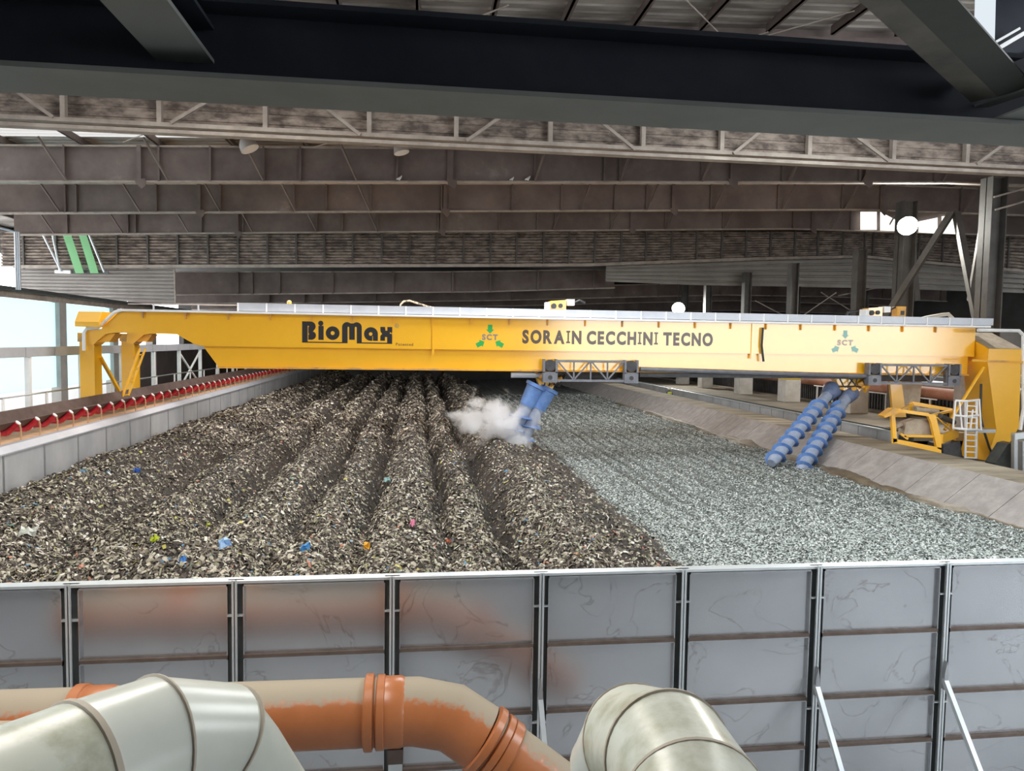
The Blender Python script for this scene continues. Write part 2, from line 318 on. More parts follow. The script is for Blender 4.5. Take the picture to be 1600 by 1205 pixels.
# ------------------------------------------------------------------ roof girders
def quadstrip(mb, x0, x1, y0, y1, zf, h, step=None):  # box that follows a sloping line zf(x)
    xs = [x0] + ([27.0] if x0 < 27 < x1 else []) + [x1]
    for a, b in zip(xs, xs[1:]):
        mb.add([(a, y0, zf(a)), (b, y0, zf(b)), (b, y1, zf(b)), (a, y1, zf(a)), (a, y0, zf(a) + h), (b, y0, zf(b) + h), (b, y1, zf(b) + h), (a, y1, zf(a) + h)],
               [(0, 3, 2, 1), (4, 5, 6, 7), (0, 1, 5, 4), (1, 2, 6, 5), (2, 3, 7, 6), (3, 0, 4, 7)])
    return mb
def girder(Y, x0, x1, label, stiff, hangers, flies, h=2.2, zf=zb):
    t = thing('roof_girder', label, 'girder', (0, Y, zf(0)), 'plate girders spanning the hall roof')
    quadstrip(MB(), x0, x1, Y - 0.01, Y + 0.01, zf, h).build('web', 'girder', t)
    quadstrip(MB(), x0, x1, Y - 0.17, Y + 0.17, lambda x: zf(x) - 0.04, 0.08).build('bottom_flange', 'girder_edge', t)
    quadstrip(MB(), x0, x1, Y - 0.15, Y + 0.15, lambda x: zf(x) + h - 0.06, 0.07).build('top_flange', 'girder_edge', t)
    for px in stiff:
        X = at(px, 300, Y=Y).x
        MB().box((X - 0.04, Y - 0.17, zf(X)), (X + 0.04, Y - 0.01, zf(X) + h)).build('stiffener', 'girder', t)
    for px in hangers:                                 # bolted field splices, with a drooping gusset below the flange
        X = at(px, 300, Y=Y).x; z = zf(X)
        mb = MB().box((X - 0.09, Y - 0.2, z - 0.1), (X + 0.09, Y - 0.06, z + h))
        mb.prism([(X - 0.22, z + 0.12), (X + 0.28, z + 0.12), (X + 0.28, z - 0.18), (X + 0.12, z - 0.34), (X - 0.12, z - 0.12)], Y - 0.22, Y - 0.18)
        mb.build('splice_plate', 'girder', t)
    for px in flies:
        X = at(px, 300, Y=Y).x; s = -0.75 if px < 700 else 0.45
        MB().bar((X, Y - 0.16, zf(X) + 0.05), (X + s, Y - 1.0, zf(X) + h + 0.1), 0.09, 0.08).build('fly_brace', 'girder', t)
    return t
girder(35.3, -31, 50, 'wide brown plate girder directly behind the latticed roof girder, lamp shades in front of it',
       [103, 250, 330, 413, 470, 620, 700, 835, 943, 967, 1095, 1220, 1340, 1457, 1570], [220, 704, 1141, 1351], [107, 265, 413, 558, 835, 967, 1095, 1230, 1345, 1470], 1.58)
girder(43.3, -34, 50, 'brown plate girder second behind the latticed girder, with birds on the flange above it',
       [103, 120, 245, 345, 460, 510, 580, 690, 800, 877, 960, 1010, 1110, 1215, 1315, 1375, 1500], [312, 695, 1051, 1378], [95, 220, 345, 462, 578, 907, 1012, 1115, 1222, 1320, 1505], 1.58)
girder(51.3, at(22, 350, Y=51.3).x, 50, 'brown plate girder third behind the latticed girder, just above the ribbed cladding band',
       [105, 200, 212, 315, 380, 495, 535, 590, 685, 780, 840, 868, 955, 1040, 1130, 1240, 1330], [371, 690, 987, 1270], [85, 192, 295, 395, 495, 590, 865, 955, 1042, 1133, 1300, 1385], 1.58)
# purlins along the hall
for x0, dx, y0, y1, zf, lab, grp in ((-33.0, 2.35, 6, 24.4, zdeck_high, 'steel purlin under the raised roof sheets, above the dark I-beam', 'purlins of the raised roof'), (-34.0, 3.2, 24.8, 61.5, zdeck, 'steel purlin resting on the brown plate girders', 'purlins on the plate girders')):
    x = x0
    while x < 48:
        z0 = zf(x) - 0.32
        t = MB().box((x - 0.04, y0, z0), (x + 0.04, y1, z0 + 0.3)).box((x - 0.04, y0, z0), (x + 0.12, y1, z0 + 0.03)).build('roof_purlin', 'girder')
        tag(t, lab, 'purlin', grp); x += dx

# latticed, sheeted girder nearest in the roof
YB = 24.6
def zBb(X): return 13.62
t = thing('lattice_girder', 'horizontal lattice girder with ribbed sheeting, above all plate girders in the photo', 'girder', (0, YB, 13.6))
mb = MB(); zz = 13.97; prof = []
while zz < 17.2:
    prof += [(YB + 0.2, zz), (YB + 0.2, zz + 0.2), (YB + 0.24, zz + 0.22), (YB + 0.24, zz + 0.3)]; zz += 0.32
n = len(prof); mb.add([(-30, y, z) for y, z in prof] + [(45, y, z) for y, z in prof], [(k, k + 1, k + 1 + n, k + n) for k in range(n - 1)])
mb.build('ribbed_sheeting', 'cladding', t)
MB().box((-30, YB - 0.12, 13.97), (45, YB + 0.12, 14.1)).build('bottom_chord', 'girder_edge', t)
MB().box((-30, YB - 0.3, 13.73), (45, YB + 0.05, 13.84)).build('bottom_rail', 'girder_edge', t)
quadstrip(MB(), -30, 45, YB - 0.12, YB + 0.12, lambda x: zdeck_high(x) - 1.2, 0.85).build('top_chord', 'girder', t)
quadstrip(MB(), -36, 50, YB + 0.22, YB + 0.26, lambda x: zdeck(x) - 0.3, 1.42).build('upper_sheeting', 'girder', t)
for px in (100, 250, 415, 577, 713, 860, 1005, 1128, 1265, 1397, 1512, 1630):
    X = at(px, 190, Y=YB).x; MB().box((X - 0.07, YB - 0.1, 14.05), (X + 0.07, YB + 0.1, zdeck_high(X) - 1.1)).build('post', 'girder_edge', t)
for (a, b) in (((83, 183), (33, 148)), ((267, 192), (318, 162)), ((563, 211), (515, 173)), ((729, 220), (775, 188)), ((993, 234), (947, 197)), ((1146, 240), (1183, 210)), ((1388, 251), (1345, 219)), ((1526, 256), (1562, 230))):
    p, q = at(*a, Y=YB - 0.16), at(*b, Y=YB - 0.16); q = p + (q - p) * 2.2
    MB().bar(p, q, 0.1, 0.08, up=(0, 1, 0)).build('diagonal', 'girder_edge', t)
# thin cross rods under the roof sheets
for i, (a, b, Y0, Y1) in enumerate((((700, 45), (795, 8), 22.5, 20), ((555, 18), (622, 40), 21, 22.8), ((1072, 0), (1140, 68), 19.5, 23.8), ((1145, 68), (1200, 50), 23.8, 22.6), ((1200, 55), (1335, 17), 23.6, 21.5), ((193, 222), (222, 211), 33, 31), ((490, 230), (515, 223), 33, 32))):
    o = MB().tube([at(*a, Y=Y0), at(*b, Y=Y1)], 0.022, 6).build('tie_rod', 'girder_edge')
    tag(o, 'thin steel tie rod crossing under the roof sheets', 'tie rod', 'tie rods under the roof')

# ------------------------------------------------------------------ near beams by the viewpoint
YA = 3.72
zA = at(650, 140, Y=YA).z
t = thing('roof_beam', 'large dark navy I-beam crossing the whole top of the view', 'beam', (0, YA, zA))
MB().box((-7, YA + 0.19, zA + 0.02), (9, YA + 0.21, zA + 0.385)).build('web', 'shaded', t)
MB().box((-7, YA, zA), (9, YA + 0.4, zA + 0.025)).build('bottom_flange', 'grey_lit', t)
MB().box((-7, YA + 0.04, zA + 0.37), (9, YA + 0.36, zA + 0.395)).build('top_flange', 'shaded', t)
zS = at(290, 95, Y=YA + 0.15).z
xs0, xs1 = at(242, 95, Y=YA + 0.15).x, at(333, 95, Y=YA + 0.15).x
t = thing('roof_beam', 'grey secondary beam running back from the dark I-beam, upper left corner', 'beam', (xs0, 2, zS))
MB().box((xs0, 0.6, zS), (xs1, YA + 0.17, zS + 0.02)).build('bottom_flange', 'grey_lit', t)
MB().box(((xs0 + xs1) / 2 - 0.012, 0.6, zS + 0.02), ((xs0 + xs1) / 2 + 0.012, YA + 0.17, zS + 0.16)).build('web', 'shaded', t)
MB().box((xs0, 0.6, zS + 0.16), (xs1, YA + 0.17, zS + 0.18)).build('top_flange', 'shaded', t)
# bracing at the upper right
pN = at(1517, 160, Y=YA + 0.12)
p1 = at(1335, -5, Z=pN.z + 0.12); d1 = (p1 - pN)
t = thing('diagonal_brace', 'dirty steel angle brace slanting into the dark beam, upper right', 'brace', tuple(pN))
sd = d1.cross(Vector((0, 0, 1))).normalized()
if sd.x < 0: sd = -sd
nrm = Vector((0, 0, 1))
def ribbon(mb, p, q, u, v, th=0.012):
    u = Vector(u); w = (q - p).cross(u).normalized() * th
    return mb.add([p, p + u, q + u, q, p + w, p + u + w, q + u + w, q + w], [(0, 1, 2, 3), (7, 6, 5, 4), (0, 4, 5, 1), (1, 5, 6, 2), (2, 6, 7, 3), (3, 7, 4, 0)])
pe = pN + d1 * 1.6
ribbon(MB(), pN, pe, sd * 0.13, None).build('lower_flange', 'brownbrace', t)
ribbon(MB(), pN + sd * 0.13, pe + sd * 0.13, sd * 0.16 + nrm * 0.02, None).build('upright_flange', 'braceshade', t)
t = thing('diagonal_brace', 'short grey brace meeting the beam at the right edge of the view', 'brace', tuple(pN))
q = at(1640, 116, Z=pN.z + 0.03); sd2 = Vector((0.0, 0.14, -0.0))
ribbon(MB(), at(1520, 168, Z=pN.z), at(1680, 115, Z=pN.z), (0.05, 0.16, 0), None).build('lower_flange', 'grey_lit', t)
ribbon(MB(), at(1515, 150, Z=pN.z + 0.03), at(1690, 88, Z=pN.z + 0.03), (0.02, 0.06, 0.10), None).build('upright_flange', 'shaded', t)
g = MB().add([at(1537, 192, Z=zA + 0.03), at(1640, 150, Z=zA + 0.03), at(1640, 205, Z=zA + 0.03)], [(0, 1, 2)])
g = MB(); a, b, c = at(1537, 193, Z=zA + 0.028), at(1650, 150, Z=zA + 0.028), at(1650, 204, Z=zA + 0.028); up = Vector((0, 0, 0.012))
g.add([a, b, c, a + up, b + up, c + up], [(0, 1, 2), (5, 4, 3), (0, 3, 4, 1), (1, 4, 5, 2), (2, 5, 3, 0)])
tag(g.build('gusset_plate', 'grey_lit'), 'blue grey gusset plate lying on the dark beam flange, right edge', 'plate')
# daylit opening between beams, upper right
YW = 9.0
t = struct('window_1', MB().prism([(lambda p: (p.x, p.z))(at(*c, Y=YW)) for c in ((1528, -40), (1557, -40), (1554, 76), (1524, 90))], YW, YW + 0.04), 'skylight')
o = MB().bar(at(1530, 93, Y=YW - 0.1), at(1600, 52, Y=YW - 0.1), 0.05, 0.06, up=(0, 1, 0)).bar(at(1524, 84, Y=YW - 0.1), at(1592, 45, Y=YW - 0.1), 0.03, 0.05, up=(0, 1, 0)).build('window_frame', 'white', t)
struct('window_2', MB().prism([(lambda p: (p.x, p.z))(at(*c, Y=YW)) for c in ((1572, 101), (1640, 60), (1640, 104))], YW, YW + 0.04), 'skylight')
struct('trim_1', MB().prism([(lambda p: (p.x, p.z))(at(*c, Y=YW + 0.1)) for c in ((1554, -60), (1700, -60), (1700, 60), (1570, 130), (1545, 110))], YW + 0.06, YW + 0.3), 'shaded')

# ------------------------------------------------------------------ ribbed wall bands across the hall
def ribbed(Y, top, bot, m, parent, name, pitch=0.34, dep=0.09):      # top/bot: image polylines measured on the plane Y
    xs = sorted({at(p, q, Y=Y).x for p, q in top + bot})
    f = lambda L: (lambda X: float(np.interp(X, [at(p, q, Y=Y).x for p, q in L], [at(p, q, Y=Y).z for p, q in L])))
    ft, fb = f(top), f(bot); nrib = max(3, int(round((ft(xs[0]) - fb(xs[0])) / pitch)))
    prof = []
    for k in range(nrib):
        for a, d in ((0.0, 0), (0.55, 0), (0.68, dep), (0.87, dep)): prof.append(((k + a) / nrib, d))
    prof.append((1.0, 0)); n = len(prof); vs = []
    for X in xs:
        for s, d in prof: vs.append((X, Y + d, fb(X) + (ft(X) - fb(X)) * s))
    fs = [(i * n + k, i * n + k + 1, (i + 1) * n + k + 1, (i + 1) * n + k) for i in range(len(xs) - 1) for k in range(n - 1)]
    return MB().add(vs, fs).build(name, m, parent), ft, fb
YF = 59.3
t = thing('clad_girder', 'soot-streaked ribbed cladding band with close upright posts, under the third plate girder', 'cladding', (0, YF, 13.4))
topF = [(0, 360), (1600, 362)]; botF = [(22, 417), (400, 416), (800, 415), (925, 414), (1000, 411), (1200, 404), (1350, 401), (1400, 406), (1600, 424)]
o, ft, fb = ribbed(YF, topF, botF, 'cladding', t, 'ribbed_sheeting', 0.22, 0.2)
mb = MB()
pts = [at(p, q, Y=YF - 0.1) for p, q in botF]
for a, b in zip(pts, pts[1:]): mb.bar(a, b, 0.3, 0.22)
mb.build('bottom_ledge', 'girder_edge', t)
for px in (37, 88, 135, 183, 231, 278, 325, 372, 418, 463, 507, 551, 596, 640, 682, 724, 766, 807, 849, 889, 929, 970, 1009, 1049, 1088, 1127, 1165, 1203, 1241, 1277, 1316, 1350, 1363, 1399, 1435, 1472, 1507, 1575):
    X = at(px, 390, Y=YF).x; MB().box((X - 0.06, YF - 0.14, fb(X) - 0.15), (X + 0.07, YF + 0.02, ft(X))).build('post', 'columnsteel', t)
t = thing('cladding_panel', 'clean grey ribbed wall sheet under the soot-streaked band, on the window side', 'cladding', (-25, 60.4, 11))
ribbed(60.4, [(30, 415), (272, 415)], [(30, 467), (272, 473)], 'cladding_clean', t, 'ribbed_sheeting', 0.24, 0.13)
a = at(272, 415, Y=60.3); b = at(274, 474, Y=60.3); MB().bar(a, b, 0.12, 0.12).build('edge_post', 'girder_edge', t)
t = thing('cladding_panel', 'dark ribbed wall sheet under the soot-streaked band, behind the floodlight columns', 'cladding', (30, 60.4, 11))
ribbed(60.4, [(947, 414), (1200, 404), (1350, 400), (1600, 420)], [(947, 440), (1100, 446), (1250, 448), (1420, 452), (1600, 458)], 'cladding_dark', t, 'ribbed_sheeting', 0.26, 0.14)

def girder_px(Y, top, bot, stiff, label, name='roof_girder'):
    t = thing(name, label, 'girder', (0, Y, 10), 'plate girders spanning the hall roof')
    P = [at(p, q, Y=Y) for p, q in bot]; Q = [at(p, q, Y=Y) for p, q in top]
    poly = [(v.x, v.z) for v in P] + [(v.x, v.z) for v in reversed(Q)]
    MB().prism(poly, Y, Y + 0.04).build('web', 'girder', t)
    m1, m2 = MB(), MB()
    for a, b in zip(P, P[1:]): m1.bar(a, b, 0.36, 0.1)
    for a, b in zip(Q, Q[1:]): m2.bar(a, b, 0.36, 0.1)
    m1.build('bottom_flange', 'girder_edge', t); m2.build('top_flange', 'girder_edge', t)
    for px in stiff:
        X = at(px, 450, Y=Y).x; zt = np.interp(X, [v.x for v in Q], [v.z for v in Q]); zz = np.interp(X, [v.x for v in P], [v.z for v in P])
        MB().box((X - 0.09, Y - 0.22, zz), (X + 0.09, Y, zt)).build('stiffener', 'girder', t)
    return t
girder_px(67.3, [(255, 425), (700, 425), (960, 421)], [(255, 461), (500, 459), (760, 456), (960, 450)], [372, 394, 437, 520, 614, 707, 766, 840, 928], 'brown plate girder seen in the gap below the ribbed cladding band')
girder_px(75.3, [(200, 455), (760, 450), (1240, 440), (1650, 452)], [(200, 475), (500, 473), (760, 470), (1000, 464), (1130, 461), (1300, 464), (1650, 478)], [420, 475, 503, 586, 660, 740, 800, 885, 957, 1028, 1100, 1126, 1170, 1205, 1326, 1380, 1470], 'brown plate girder behind and just below the one in the cladding gap')
girder_px(83.3, [(300, 470), (800, 466), (1150, 456), (1650, 468)], [(300, 484), (800, 478), (1000, 473), (1150, 470), (1650, 486)], [560, 640, 735, 980, 1100, 1240, 1420], 'far dark plate girder just above the crane, second from the back')
girder_px(92, [(300, 480), (800, 476), (1150, 468), (1650, 482)], [(300, 492), (800, 489), (1150, 485), (1650, 500)], [600, 760, 1000, 1200], 'farthest dark girder above the crane, partly hidden by it')
struct('trim_2', MB().box((-36, 61.3, 13.6), (56, 61.4, 18.6)), 'darkwall')

# green rooflight strips and rods at the left
for i, (a, b, c, d, lab) in enumerate((((97, 364), (110, 364), (131, 427), (118, 427), 'green rooflight strip leaning on the ribbed cladding band, nearer the windows'), ((122, 364), (134, 364), (154, 427), (141, 427), 'green rooflight strip leaning on the ribbed cladding band, farther from the windows'))):
    v = [at(*a, Y=57.6), at(*b, Y=57.6), at(*c, Y=58.8), at(*d, Y=58.8)]; k = Vector((0, 0.06, 0))
    o = MB().add(v + [p + k for p in v], [(0, 1, 2, 3), (7, 6, 5, 4), (0, 4, 5, 1), (1, 5, 6, 2), (2, 6, 7, 3), (3, 7, 4, 0)]).build('rooflight_strip', 'greensheet')
    tag(o, lab, 'rooflight strip')
for a, b, lab in (((67, 366), (96, 424), 'pale steel rod left of the green strips'), ((139, 366), (163, 425), 'pale steel rod right of the green strips'), ((82, 366), (94, 424), 'thin grey rod just left of the green strips')):
    tag(MB().tube([at(*a, Y=57.6), at(*b, Y=58.8)], 0.08, 6).build('steel_rod', 'galv_bright'), lab, 'rod')
o = MB().box(at(85, 422, Y=58.9), at(112, 428, Y=59.1)).build('light_tube', 'white'); tag(o, 'white batten light at the foot of the green strips', 'lamp')
o = MB().box(at(112, 422, Y=59.1), at(170, 428, Y=59.2)).build('support_rail', 'darkgap'); tag(o, 'dark rail at the foot of the green strips', 'rail')

# ------------------------------------------------------------------ left facade: columns, header, sheets
XF = -21.7
t = thing('facade_header', 'long header beam with gutter over the blue facade sheets', 'beam', (XF, 20, 9.4))
MB().box((XF - 0.15, 12, 9.4), (XF + 0.15, 100, 9.75)).build('beam', 'girder_edge', t)
MB().box((XF + 0.15, 12, 9.75), (XF + 0.5, 100, 9.95)).build('gutter', 'darkgap', t)
for Yc, lab in ((39.8, 'slim grey facade column nearest the left edge'), (48.3, 'wide pale facade column left of the crane leg'), (56.2, 'pale facade column behind the crane ladder'), (64.0, 'pale facade column beyond the crane ladder, left of the girder taper')):
    w = 0.28 if Yc < 40 else 0.55
    o = MB().box((XF - 0.3, Yc - w, 3.1), (XF + 0.25, Yc + w * 0.6, 9.4)).build('facade_column', 'columnsteel' if Yc < 40 else 'columngrey')
    tag(o, lab, 'column')
for i, (y0, y1, z0) in enumerate(((26, 39.4, 4.4), (40.2, 47.7, 4.3), (48.8, 55.6, 4.3))):
    struct('window_%d' % (i + 3), MB().box((XF - 0.02, y0, z0), (XF + 0.02, y1, 9.38)), 'pane')
struct('window_6', MB().box((XF - 0.02, 20, 10.0), (XF + 0.02, 40.2, 12.4)), 'panefront')
struct('wall_left', MB().box((XF - 0.1, 57.0, 3.1), (XF + 0.1, 111, 6.3)).box((XF - 0.1, 72, 6.3), (XF + 0.1, 111, 9.38)), 'greywall')
for k, px in enumerate((24, 27, 30)):
    p = at(px, 385, Y=40.5)
    o = MB().tube([(p.x, 40.5, 9.7), (p.x, 40.5, 12.6), (p.x - 2.5, 40.5, 13.2)], 0.05, 6).build('drain_pipe', 'galv'); tag(o, 'thin grey pipe dropping down the facade corner above the slim column', 'pipe', 'facade corner pipes')

# ------------------------------------------------------------------ waste and bed
cx = np.array([(-11.5, 3.0), (-9.8, 3.42), (-8.5, 3.1), (-7.7, 2.55), (-7.0, 3.0), (-6.2, 3.3), (-5.6, 3.0), (-5.1, 2.45), (-4.6, 3.0), (-3.9, 3.35), (-3.3, 3.05), (-2.9, 2.5), (-2.6, 2.95), (-2.2, 3.22), (-1.7, 2.95), (-1.25, 2.4), (-0.9, 3.0), (-0.25, 3.35), (0.4, 3.0), (0.68, 2.45), (0.95, 2.95), (1.35, 3.18), (1.8, 2.85), (2.2, 2.15), (2.75, 2.85), (3.4, 3.25), (4.1, 2.95), (6.1, 2.38), (7.2, 2.25)])
def smooth_noise(X, Y, s, seed):
    r = np.random.default_rng(seed); G = r.random((128, 128))
    u, v = X / s % 128, Y / s % 128; i, j = np.floor(u).astype(int), np.floor(v).astype(int); a, b = u - i, v - j
    a, b = a * a * (3 - 2 * a), b * b * (3 - 2 * b); i1, j1 = (i + 1) % 128, (j + 1) % 128; i, j = i % 128, j % 128
    return (G[i, j] * (1 - a) + G[i1, j] * a) * (1 - b) + (G[i, j1] * (1 - a) + G[i1, j1] * a) * b - 0.5
xx = np.linspace(-11.5, 7.2, 400); zz0 = np.interp(xx, cx[:, 0], cx[:, 1])
zz0 = 3.2 + (zz0 - 3.2) * np.where((zz0 < 3.2) & (xx > -9) & (xx < 4), 1.3, 1.0)
zflat = np.convolve(np.pad(zz0, 30, mode='edge'), np.ones(61) / 61, 'valid')
def z_waste(X, Y):
    w = np.clip((Y - 11) / 12, 0.45, 1)
    Xs = X + smooth_noise(X * 0, Y, 2.5, 3) * 0.35 + smooth_noise(X, Y, 1.1, 4) * 0.25
    z = np.interp(Xs, xx, zz0) * w + np.interp(Xs, xx, zflat + 0.12) * (1 - w)
    z = z + smooth_noise(X, Y, 0.8, 5) * 0.3 * (1.3 - 0.6 * w) + smooth_noise(X, Y, 0.3, 6) * 0.17 + smooth_noise(X, Y, 2.2, 8) * 0.3 * (1 - 0.7 * w)
    for lx, ly, lr, lh in ((-4.9, 14.6, 1.0, 0.45), (-8.6, 16.5, 1.5, 0.2), (-6.7, 16.5, 0.9, -0.35), (-7.6, 20.5, 1.0, -0.3), (-5.9, 13.2, 0.7, -0.3)):
        z = z + lh * np.exp(-((X - lx) ** 2 + (Y - ly) ** 2) / lr ** 2)
    edge = np.clip((X - 5.2) / 1.6, 0, 1); return z * (1 - edge) + np.minimum(z, 2.36 - 0.35 * np.clip(X - 6.0, 0, 2)) * edge
def grid(x0, x1, nx, ys, zf):
    X, Y = np.meshgrid(np.linspace(x0, x1, nx), ys); V = np.stack([X, Y, zf(X, Y)], -1).reshape(-1, 3)
    i = np.arange(len(ys) - 1)[:, None] * nx + np.arange(nx - 1)[None, :]; i = i.ravel()
    return V, np.stack([i, i + 1, i + 1 + nx, i + nx], 1)
def rows(y0, y1, s0, k):
    o = [y0]
    while o[-1] < y1: o.append(o[-1] + max(s0, o[-1] * k - 0.1))
    return np.array(o)
def flakes(n, x0, x1, y0, y1, zf, lmin, lmax, asp, tilt, lift, power=1.6, keep=None):
    u = rng.random(n); a, b = y0 ** (1 - power), y1 ** (1 - power); Y = (a + (b - a) * u) ** (1 / (1 - power)); X = x0 + (x1 - x0) * rng.random(n)
    if keep is not None:
        k_ = rng.random(n) < keep(X, Y); X, Y = X[k_], Y[k_]; n = len(X)
    Z = zf(X, Y); e = 0.08
    nx_, ny_ = -(zf(X + e, Y) - Z) / e, -(zf(X, Y + e) - Z) / e
    N = np.stack([nx_, ny_, np.ones(n)], 1) + rng.normal(0, tilt, (n, 3)); N /= np.linalg.norm(N, axis=1)[:, None]
    T = rng.normal(0, 1, (n, 3)); T -= N * (T * N).sum(1)[:, None]; T /= np.linalg.norm(T, axis=1)[:, None]; B = np.cross(N, T)
    far = 1 + np.clip((Y - 30) / 40, 0, 1.6)
    Ln = (lmin + (lmax - lmin) * rng.random(n) ** 2.2) * far; Wd = Ln * (asp[0] + (asp[1] - asp[0]) * rng.random(n)); cv = Ln * rng.uniform(-0.1, 0.35, n)
    C = np.stack([X, Y, Z + lift], 1); t, b2 = T * (Ln / 2)[:, None], B * (Wd / 2)[:, None]; k = N * cv[:, None]
    V = np.stack([C - t - b2 * .7, C - t + b2, C - b2 + k, C + b2 * .9 + k, C + t - b2, C + t + b2 * .6], 1).reshape(-1, 3)
    i = np.arange(n) * 6; Fq = np.concatenate([np.stack([i, i + 2, i + 3, i + 1], 1), np.stack([i + 2, i + 4, i + 5, i + 3], 1)])
    return V, Fq
M['w0'] = mat('dark damp refuse', (0.022, 0.018, 0.015), (0.06, 0.049, 0.041), 0.85, 0, 5, 8, bump=0.6, bscale=9)
for k, (c, r) in enumerate((((0.5, 0.455, 0.365), 0.6), ((0.21, 0.18, 0.142), 0.7), ((0.11, 0.09, 0.075), 0.8), ((0.06, 0.048, 0.042), 0.8), ((0.66, 0.63, 0.56), 0.5), ((0.31, 0.3, 0.2), 0.7), ((0.12, 0.26, 0.42), 0.5), ((0.5, 0.2, 0.13), 0.6), ((0.5, 0.45, 0.1), 0.6), ((0.12, 0.2, 0.15), 0.6))):
    M['w%d' % (k + 1)] = mat('refuse scrap', c, None, r)
V, Fq = grid(-11.44, 7.2, 170, rows(10.2, 95, 0.1, 0.012), z_waste)
VV, FF, MI = [V], [Fq], [np.zeros(len(Fq), int)]; off = len(V)
def add_fl(n, *a, probs, **k):
    global off
    v, f = flakes(n, *a, **k); n = len(v) // 6; mi = rng.choice(len(probs), n, p=np.array(probs) / sum(probs)) + 1
    VV.append(v); FF.append(f + off); MI.append(np.concatenate([mi, mi])); off += len(v)
PR = [24, 26, 22, 15, 8, 9, 0.7, 0.6, 0.5, 0.8]
KW = lambda X, Y: np.where(X > 4.3, 0.42, 1.0) * np.clip((z_waste(X, Y) - 2.2) / 0.55, 0.25, 1)  # fewer flakes darken the furrows like shade; right slope is damp and fresh
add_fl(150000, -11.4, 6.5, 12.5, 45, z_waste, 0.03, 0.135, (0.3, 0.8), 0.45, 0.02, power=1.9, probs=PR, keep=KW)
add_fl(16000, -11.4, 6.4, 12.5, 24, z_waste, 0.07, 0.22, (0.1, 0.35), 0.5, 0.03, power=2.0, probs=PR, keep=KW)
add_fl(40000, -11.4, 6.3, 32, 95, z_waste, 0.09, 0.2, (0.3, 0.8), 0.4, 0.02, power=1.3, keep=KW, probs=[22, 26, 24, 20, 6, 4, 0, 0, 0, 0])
o = np_mesh('shredded_waste', np.concatenate(VV), np.concatenate(FF), ['w%d' % k for k in range(11)], np.concatenate(MI))
tag(o, 'long furrowed windrows of shredded refuse filling the basin beside the panelled wall', 'refuse', kind='stuff')

def bed_groove(X, Y):                                  # 0 on the flat, 1 in the middle of an auger groove
    Xs = X + smooth_noise(X * 0, Y, 3, 11) * 0.12 + 0.0 * Y; k = np.floor(Xs / 0.6); d = (Xs / 0.6 - k - 0.5) * 0.6
    st = np.random.default_rng(5).random(64)[(k.astype(int)) % 64] * 0.75 + 0.25
    br = np.clip(0.75 + 1.3 * smooth_noise(k * 3.7, Y, 4.0, 14), 0.1, 1); w = np.clip((Y - 13) / 12, 0.25, 1)
    return np.exp(-(d / 0.085) ** 2) * st * br * w
def z_bed(X, Y):
    return ZBED + 0.03 - bed_groove(X, Y) * 0.2 + smooth_noise(X, Y, 0.16, 12) * 0.05 + smooth_noise(X, Y, 1.2, 13) * 0.08 + 0.006 * (X - 11)
def bed_mat():
    m = mat('grey green fine compost', (0.05, 0.056, 0.054), (0.24, 0.265, 0.255), 0.8, 0, 9, 9, 0.4, 0.66, bump=0.7, bscale=14)
    return m
M['bed'] = bed_mat()
M['b1'] = mat('pale chip', (0.6, 0.635, 0.62), None, 0.7); M['b2'] = mat('mid chip', (0.40, 0.445, 0.43), None, 0.75); M['b3'] = mat('dark chip', (0.07, 0.078, 0.075), None, 0.8)
V, Fq = grid(5.9, 17.3, 240, rows(10.2, 95, 0.09, 0.009), z_bed)
VV, FF, MI = [V], [Fq], [np.zeros(len(Fq), int)]; off = len(V)
add_fl(170000, 6.05, 17.2, 14.5, 70, z_bed, 0.03, 0.08, (0.5, 0.9), 0.35, 0.008, power=1.8, probs=[24, 56, 20], keep=lambda X, Y: 1 - 0.95 * np.clip(bed_groove(X, Y) * 1.6, 0, 1))  # chips left out of grooves, so the dark base colour gives their shade
o = np_mesh('fine_compost', np.concatenate(VV), np.concatenate(FF), ['bed', 'b1', 'b2', 'b3'], np.concatenate(MI))
tag(o, 'flat grey green bed of fine raked material beside the sloped concrete kerb', 'compost', kind='stuff')

# mud washed down the foot of the kerb
M['mud'] = mat('wet brown mud', (0.10, 0.078, 0.052), (0.17, 0.14, 0.1), 0.6, 0, 3, 6, bump=0.3)
my = rows(12, 60, 0.15, 0.012); inner = 16.45 - 0.35 * np.clip(np.sin(my * 0.9) * np.sin(my * 0.37 + 1) + smooth_noise(my, my * 0, 0.8, 21), -0.9, 1)
nm_ = 8; VX = inner[:, None] + (17.05 - inner[:, None]) * (np.arange(nm_) / (nm_ - 1))[None, :]; VY = np.repeat(my[:, None], nm_, 1)
VZ = z_bed(VX, VY) + 0.05 + 0.12 * ((VX - inner[:, None]) / 0.9) ** 2; VZ[:, 0] -= 0.1; i_ = (np.arange(len(my) - 1)[:, None] * nm_ + np.arange(nm_ - 1)[None, :]).ravel()
o = np_mesh('mud', np.stack([VX, VY, VZ], -1).reshape(-1, 3), np.stack([i_, i_ + 1, i_ + 1 + nm_, i_ + nm_], 1), ['mud'], smooth=True)
tag(o, 'uneven strip of brown mud between the grey green bed and the kerb', 'mud', kind='stuff')

